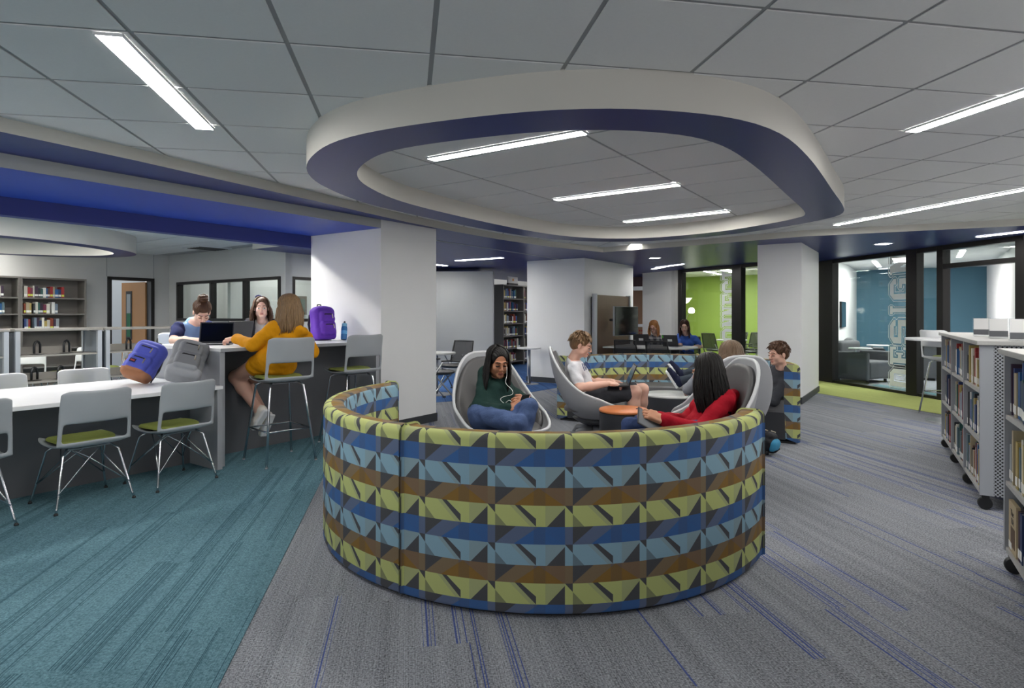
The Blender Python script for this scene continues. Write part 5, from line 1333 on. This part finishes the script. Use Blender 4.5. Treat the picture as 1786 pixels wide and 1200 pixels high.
def hair(pp, mat, style, seed=1, length=.35, part=0, wave=0, spread=1.0, n=150, fall=None):
    """scalp cap plus combed locks; style: long, short, bun, bob"""
    o, HQ, head, hsc, org = pp; rr = random.Random(seed)
    cap = [EL_((0,-.020,.042), (.083,.101,.087), None, .02, 0)]
    if style in ('long','bob'): cap += [EL_((0,-.055,-.03), (.076,.062,.085), None, .04, 0)]
    if style in ('short',): cap += [EL_((0,-.05,.0), (.078,.068,.07), None, .03, 0)]
    if style == 'bun': cap += [EL_((.0,-.045,.145), (.046,.046,.04), None, .012, 0), EL_((.0,-.05,.0), (.076,.06,.06), None, .03, 0)]
    front = .060 if style != 'short' else .052
    cap += [EL_((0,.118,-.028), (.069,.10,.112), None, .012, 0, '-'), BX_((0,.03,-.14), (.2,.2,.07 if style != 'long' else .04), .0, None, .01, 0, '-')]
    for s in (-1,1): cap += [EL_((s*.085,.03,-.03), (.03,.03,.045), None, .01, 0, '-')] if style in ('short','bun') else []
    v, f, l = sd_mesh(cap, .005); v = v + .0012*np.sin(v[:,[0]]*400+v[:,[1]]*260)
    ch = sd_object('hair', [xf((v, f, l), HQ, head-org, hsc)], [mat], o)
    paths = []
    def ell(th, ph, k=1.0): return np.array([.085*k*math.sin(ph)*math.sin(th), -.020+.103*k*math.sin(ph)*math.cos(th), .042+.089*k*math.cos(ph)])
    W = lambda p: head + HQ @ (np.array(p)*hsc)
    if style in ('long','bob'):
        for i in range(n):
            th = rr.uniform(R(60), R(300)); ln = length*rr.uniform(.86,1.05); k = rr.uniform(.98,1.07)
            ths = th; p = []
            for q in range(6): ph = R(8+q*17.5); p.append(W(ell(th, ph, k)+np.array([part*(1-q/5),0,0])))
            base = p[-1]; out = HQ @ np.array([math.sin(th),math.cos(th),0]); ph0 = rr.uniform(0, 6.28); g = np.array([0,0,-1.])
            fall_ = npv(fall) if fall is not None else np.zeros(3)
            for q in range(1, 8):
                t = q/7; wv = wave*math.sin(t*9+ph0)*t
                p.append(base + g*ln*t + out*(.018*spread*math.sin(t*2.6)+wv) + fall_*t*t*ln + np.array([rr.uniform(-.004,.004), rr.uniform(-.004,.004), 0]))
            paths.append(p)
    elif style == 'short':
        for i in range(n):
            th = rr.uniform(0, R(360)); ph = R(rr.uniform(4, 95 if not (R(70) > th or th > R(290)) else 58)); p0 = ell(th, ph, 1.0); tan = np.array([rr.uniform(-.4,.9), .5 if math.cos(th) > -.2 else -.3, -.25 if ph > R(40) else .25]); p = [W(p0*.98), W(p0+tan*.018+p0*.05), W(p0+tan*.040+np.array([0,0,-.008])), W(p0+tan*.056+np.array([0,0,-.022]))]
            paths.append(p)
    else:
        for i in range(n):
            th = rr.uniform(0, R(360)); p = []
            for q in range(6): t = q/5; a_ = ell(th, R(80-55*t), 1.01); p.append(W(a_))
            p.append(W((0,-.045,.12))); paths.append(p)
        for i in range(40):
            a0 = rr.uniform(0, 6.28); zz = rr.uniform(-.03,.03); p = [W((.0+(.046)*math.cos(a0+q*.35)*math.cos(zz*20), -.045+.046*math.sin(a0+q*.35)*math.cos(zz*20), .148+zz+.006*math.sin(q))) for q in range(6)]; paths.append(p)
    locks(o, org, paths, mat, 'hair_locks', r=.0085 if style != 'short' else .006)
    return ch
def cols(sk, shirt, trous, shoe, brow, sole=None, lips=None, sleeve=None):
    d = {0: sk, 1: shirt, 2: trous, 3: shoe, 4: sole or white_m, 'brow': brow}
    if lips: d['lips'] = lips
    if sleeve: d[9] = sleeve
    return d
sk_fair = skin('skin_fair', (222,176,156)); sk_tan = skin('skin_tan', (176,122,92)); sk_pale = skin('skin_pale', (230,190,172)); sk_deep = skin('skin_warm', (196,142,112))
lip_r = M('lips_rose', (206,142,130), .4); lip_d = M('lips_brown', (154,94,80), .4)
h_black = hair_mat('hair_black', (17,14,14), .5); h_brown = hair_mat('hair_brown', (86,60,44)); h_lbrown = hair_mat('hair_light_brown', (122,92,66)); h_dblond = hair_mat('hair_dark_blond', (138,110,80)); h_red = hair_mat('hair_ginger', (172,118,70)); h_sand = hair_mat('hair_sandy', (120,94,68)); h_ash = hair_mat('hair_ash_brown', (112,92,74)); h_dbrown = hair_mat('hair_dark_brown', (70,44,38))
jean = cloth('denim_blue', (78,96,136), .5, 14); jean2 = cloth('denim_dark', (58,74,114), .5, 14)
V3 = Vector
# woman in green
F_ = (.42,-.90,0)
pg = person('woman in a dark green top and jeans sitting in the egg chair with a phone', at(850,733,4.66), at(872,671,4.90), F_, at(869,632,4.76), (.30,-.92,-.22),
    cols(sk_tan, cloth('green_sweater',(30,54,50)), jean, M('pale_slipper',(206,196,188),.7), h_black, lips=lip_d),
    {'R': (at(838,716,4.62), at(890,713,4.42), (.75,-.15,.35), (-.1,-.6,.8), .55), 'L': (at(924,706,4.70), at(921,701,4.50), (-.55,-.5,.12), (.5,-.6,.6), .8)},
    {'R': (at(905,738,4.24), at(898,806,4.30), (.3,-.9,-.25)), 'L': (at(923,708,4.33), at(911,768,4.27), (.35,-.9,-.2))}, down=True, h=.006, collar=True, sc=1.08)
hair(pg, h_black, 'long', 3, .27, .012, .004, n=210, fall=(-.10,-.05,0))
og = pg[4]
MB().tube([Vector(npv(q)-og) for q in spline([at(884,640,4.66), at(884,655,4.64), at(882,668,4.60), at(893,680,4.55), at(893,688,4.52), at(878,692,4.5), at(873,697,4.48), at(880,703,4.46), at(888,698,4.46), at(893,702,4.44)], 6, False)], .0018, 6).build('earphone_cord', M('earphone_white',(228,228,226),.4), pg[0], smooth=True)
ph_ = thing('phone', 'dark phone with a pink edge held by the woman in green', 'phone', at(914,700,4.40), R(-25)); T0 = T_((0,0,0), R(35), R(-8), 0)
MB().box((-.036,-.07,-.004), (.036,.07,.004), 0, T0).build('case', M('phone_pink',(196,150,146),.4), ph_, bevel=.003); MB().box((-.032,-.066,.0042), (.032,.066,.005), 0, T0).build('screen', scr_m, ph_)
# boy in white shirt
pb_ = person('boy in a white shirt and grey shorts typing in the egg chair', at(1022,692,5.98), at(1002,640,6.0), (.97,-.14,0), at(1014,602,5.97), (.93,-.22,-.28),
    cols(sk_fair, cloth('white_tee',(214,215,220)), cloth('charcoal_shorts',(62,64,70)), M('sneaker_grey',(90,92,96),.7), h_sand, lips=lip_r),
    {'R': (at(1010,677,5.74), at(1062,669,5.74), (.95,.1,-.12), (0,-.2,1), .45), 'L': (at(1032,668,6.16), at(1066,665,5.96), (.95,-.2,-.1), (0,.2,1), .45)},
    {'R': (at(1108,683,5.80), at(1101,755,5.82), (.95,-.2,-.05)), 'L': (at(1121,679,6.02), at(1116,750,6.06), (.95,-.1,-.05))}, sleeve='short', bottom='shorts', female=False, down=True, h=.0065)
hair(pb_, h_sand, 'short', 4, n=420)
navy_ink = M('print_navy', (44,58,104), .7)
ob = pb_[4]
# arched print on the shirt front: a word in tall navy letters over a small mark
for k in range(7):
    t_ = k/6; q = [at(1015+9*t_, 634+ -3*math.sin(math.pi*t_*.6)+1*t_, 5.86-.02*t_), at(1019.5+9.5*t_, 647-6*t_, 5.83-.02*t_)]
    MB().tube([Vector(npv(a)-ob) for a in q], .0042 if k % 2 == 0 else .0022, 6).build('shirt_letter', navy_ink, pb_[0])
MB().tube([Vector(npv(a)-ob) for a in (at(1030,645,5.82), at(1033,651.5,5.82))], .004, 6).build('shirt_mark', navy_ink, pb_[0])
laptop('black laptop on the lap of the boy in white', at(1077,672,5.86), R(-90-6), 112, .30, .20, col=black_m)
# woman in red
pr_ = person('woman in a red hoodie with long black hair sitting with a tablet', at(1228,756,4.32), at(1248,697,4.38), (-.95,-.12,0), at(1232,648,4.32), (-.66,.72,-.20),
    cols(sk_deep, cloth('red_hoodie',(168,22,40)), jean2, M('sneaker_dark',(40,42,48),.7), h_black, lips=lip_d),
    {'L': (at(1222,752,4.12), at(1154,732,4.06), (-.9,.05,.38), (-.2,-.5,.8), .5), 'R': (at(1195,735,4.50), at(1146,728,4.28), (-.9,-.1,.30), (-.2,.2,.9), .5)},
    {'L': (at(1100,742,4.16), at(1085,830,4.14), (-.9,-.1,-.1)), 'R': (at(1118,738,4.42), at(1108,826,4.42), (-.9,.05,-.1))}, h=.006, hood=True, sc=1.1)
hair(pr_, h_black, 'long', 6, .34, .01, .004, n=240, spread=1.6, fall=(.10,-.05,0))
tb = thing('tablet', 'grey tablet held on the lap of the woman in red', 'tablet', at(1136,737,4.06), 0); T0 = T_((0,0,0), R(38), R(30), R(8))
MB().box((-.11,-.08,-.005), (.11,.08,.005), 0, T0).build('case', M('tablet_case',(60,62,66),.4), tb, bevel=.003); MB().box((-.102,-.072,.0052), (.102,.072,.006), 0, T0).build('screen', M('tablet_screen',(120,124,128),.2), tb)
# person seen from behind
p7 = person('person with ash brown bob seen from behind, above the turned egg chair', V3((1.77,5.20,.55)), V3((1.77,5.08,.86)), (-.3,.95,0), at(1273,622,5.02), (-.25,.95,-.1),
    cols(sk_pale, cloth('pale_grey_top',(150,156,166)), jean2, M('sneaker_dark'), h_ash),
    {'L': (None, V3((1.65,5.45,.62)), (-.3,.9,0), (0,0,1), .5, (-1,0,-.6)), 'R': (None, V3((2.0,5.55,.62)), (-.2,.9,0), (0,0,1), .5, (1,0,-.6))},
    {'L': (None, V3((1.70,6.0,.09)), (-.2,.95,0), (0,.3,1)), 'R': (None, V3((1.95,6.05,.09)), (-.1,.95,0), (0,.3,1))}, h=.009)
hair(p7, h_ash, 'bob', 8, .12, 0, .002, n=190)
# boy in dark hoodie
p8 = person('boy in a charcoal hoodie lounging with his feet on the drum table', at(1338,690,6.42), at(1362,652,6.40), (-.97,-.05,0), at(1357,618,6.33), (-.93,-.30,-.08),
    cols(sk_fair, cloth('charcoal_hoodie',(56,58,64)), cloth('slate_jeans',(58,66,76),.5,14), cloth('navy_canvas',(34,38,62),.2,40), h_brown, lips=lip_r),
    {'L': (at(1350,700,6.22), at(1310,700,6.2), (-.8,.4,-.1), (0,-.2,1), .6), 'R': (at(1335,690,6.6), at(1300,698,6.5), (-.8,-.2,-.1), (0,.2,1), .6)},
    {'L': (at(1262,646,6.5), at(1186,664,6.66), (-.55,0,.85)), 'R': (at(1255,640,6.72), at(1190,652,6.78), (-.55,.1,.85))}, female=False, down=True, h=.0065, hood=True)
hair(p8, h_brown, 'short', 9, n=400)
# girl in mustard hoodie
py = person('girl in a mustard hoodie with long hair on the grey bar stool', bp(3.53,5.20,.875), at(507,581,5.52), (-.72,.69,0), at(502,539,5.47), (-.90,.36,-.22),
    cols(sk_fair, cloth('mustard_hoodie',(214,146,16)), cloth('dark_shorts',(50,48,52)), M('white_clog',(214,208,200),.6), h_dblond, lips=lip_r),
    {'L': (at(441,602,5.36), at(411,590,5.56), (-.9,.4,-.12), (0,-.2,1), .35), 'R': (at(545,614,5.66), at(520,604,5.95), (-.5,.8,0), (0,0,1), .5)},
    {'L': (at(412,658,5.70), at(452,716,5.58), (-.5,.1,-.75)), 'R': (at(422,662,5.92), at(463,726,5.72), (-.35,.05,-.85))}, bottom='short_shorts', h=.0065, hood=True, sc=1.14, hem=True)
hair(py, h_dblond, 'long', 11, .26, .0, .008, n=230, spread=1.3)
# girl with bun
pu = person('girl with a hair bun and light blue shirt writing at the bar', bp(3.62,6.90,.875), at(337,570,6.44), (.80,-.60,0), at(352,545,6.30), (.50,-.62,-.62),
    cols(sk_pale, cloth('sky_blue_tee',(132,166,214),.35), cloth('dark_shorts'), M('sneaker_grey'), h_brown, lips=lip_r, sleeve=cloth('navy_sleeve',(44,50,92),.35)),
    {'R': (at(303,594,6.16), at(358,595,5.98), (.9,-.2,0), (0,-.1,1), .5), 'L': (at(374,590,6.30), at(372,594,6.06), (.4,-.6,0), (0,0,1), .6)},
    {'R': (None, bp(3.4,6.35,.4), (.7,-.6,-.3), (.3,-.4,1)), 'L': (None, bp(3.75,6.35,.4), (.7,-.6,-.3), (.3,-.4,1))}, sleeve='short', down=True, h=.0075)
hair(pu, h_brown, 'bun', 12, n=120)
# girl in dark jacket
p2 = person('girl in a dark jacket and white shirt looking at the camera', bp(4.50,6.93,.875), at(459,566,7.16), (.42,-.9,0), at(456,537,7.02), (.40,-.92,-.04),
    cols(sk_pale, cloth('white_print_tee',(224,222,222),.3), cloth('dark_shorts'), M('sneaker_grey'), h_brown, lips=lip_r, sleeve=cloth('black_jacket',(52,53,58))),
    {'R': (at(420,594,6.98), at(436,600,6.75), (.5,-.7,0), (0,0,1), .5), 'L': (at(498,592,7.12), at(474,600,6.80), (-.4,-.7,0), (0,0,1), .5)},
    {'R': (None, bp(4.4,6.35,.4), (.7,-.6,-.3), (.3,-.4,1)), 'L': (None, bp(4.7,6.35,.4), (.7,-.6,-.3), (.3,-.4,1))}, h=.0075)
hair(p2, h_brown, 'long', 14, .20, .0, .016, n=200, spread=1.6)
o2 = p2[4]; jk = MC['black_jacket']
for s in (-1,1):
    a_ = [at(459+s*18,558,7.06), at(459+s*19,572,7.0), at(459+s*22,590,7.0), at(459+s*25,604,7.0)]
    MB().tube([Vector(npv(q)-o2) for q in a_], [.025,.035,.04,.04], 10, flat=.6).build('jacket_front', jk, p2[0], smooth=True)
for c_, q, r_ in (((222,206,40), at(453,582,6.975), .028), ((60,150,70), at(458,577,6.985), .02), ((190,40,50), at(470,575,6.99), .018)):
    m = MB().lathe([(r_*.2,-.003),(r_,0),(r_*.2,.003)], 14); m.v = [(a[0], a[2], a[1]) for a in m.v]; m.build('shirt_print', M('print_%d_%d' % (c_[0], c_[1]), c_, .7), p2[0], loc=Vector(npv(q)-o2))
MB().tube([Vector(npv(at(451,519,7.04)) - o2 + np.array([.03*math.cos(a), .01*math.sin(2*a), .024*math.sin(a)])) for a in (2*math.pi*k/12 for k in range(12))], .009, 6, closed=True).build('hair_tie', M('navy_scrunchie',(40,44,110),.7), p2[0], smooth=True)
# plaid girl and blue girl at the far table
plaid, nt, b = new_mat('plaid_flannel'); b.inputs['Roughness'].default_value = .85
x_, y_, z_ = sep(nt, texco(nt)); sx_ = ((x_*11+y_*4).fract() > .5); sz_ = ((z_*11).fract() > .5); nt.links.new(mixc(nt, (sx_+sz_)*.5, srgb(206,206,208), srgb(52,56,70)), b.inputs['Base Color'])
pp1 = person('girl with ginger hair, glasses and a plaid shirt working on a laptop', bp(12.88,4.93,.55), at(1146,588,12.55), (-.56,-.82,0), at(1140,570,12.38), (-.45,-.78,-.42),
    cols(sk_pale, plaid, jean2, M('sneaker_grey'), h_red, lips=lip_r),
    {'R': (at(1131,606,12.5), at(1133,606,12.2), (-.4,-.8,0), (0,0,1), .5), 'L': (at(1162,604,12.6), at(1148,607,12.15), (-.6,-.7,0), (0,0,1), .5)},
    {'R': (None, bp(12.2,5.0,.09), (-.5,-.8,0), (-.3,-.5,1)), 'L': (None, bp(12.2,4.75,.09), (-.5,-.8,0), (-.3,-.5,1))}, down=True, h=.010)
hair(pp1, h_red, 'long', 21, .24, 0, .004, n=130, spread=1.5)
o1 = pp1[4]; HQ1 = pp1[1]
for s in (-1,1):
    c0 = pp1[2] + HQ1 @ np.array([s*.033,.108,-.002])
    MB().tube([Vector(c0 + HQ1 @ np.array([.024*math.cos(a),0,.019*math.sin(a)]) - o1) for a in (2*math.pi*k/12 for k in range(12))], .003, 6, closed=True).build('glasses_rim', black_m, pp1[0])
pp2 = person('girl with long dark hair and a blue shirt working on a laptop', bp(12.90,4.25,.55), at(1199,588,12.25), (-.56,-.82,0), at(1194,569,12.10), (-.34,-.88,-.30),
    cols(sk_pale, cloth('cornflower_tee',(72,112,206),.3), jean2, M('sneaker_grey'), h_dbrown, lips=lip_r),
    {'R': (at(1187,606,12.1), at(1190,606,11.85), (-.4,-.8,0), (0,0,1), .5), 'L': (at(1222,604,12.3), at(1203,607,11.85), (-.7,-.6,0), (0,0,1), .5)},
    {'R': (None, bp(12.2,4.35,.09), (-.5,-.8,0), (-.3,-.5,1)), 'L': (None, bp(12.2,4.1,.09), (-.5,-.8,0), (-.3,-.5,1))}, sleeve='short', down=True, h=.010)
hair(pp2, h_dbrown, 'long', 22, .27, 0, .003, n=130)
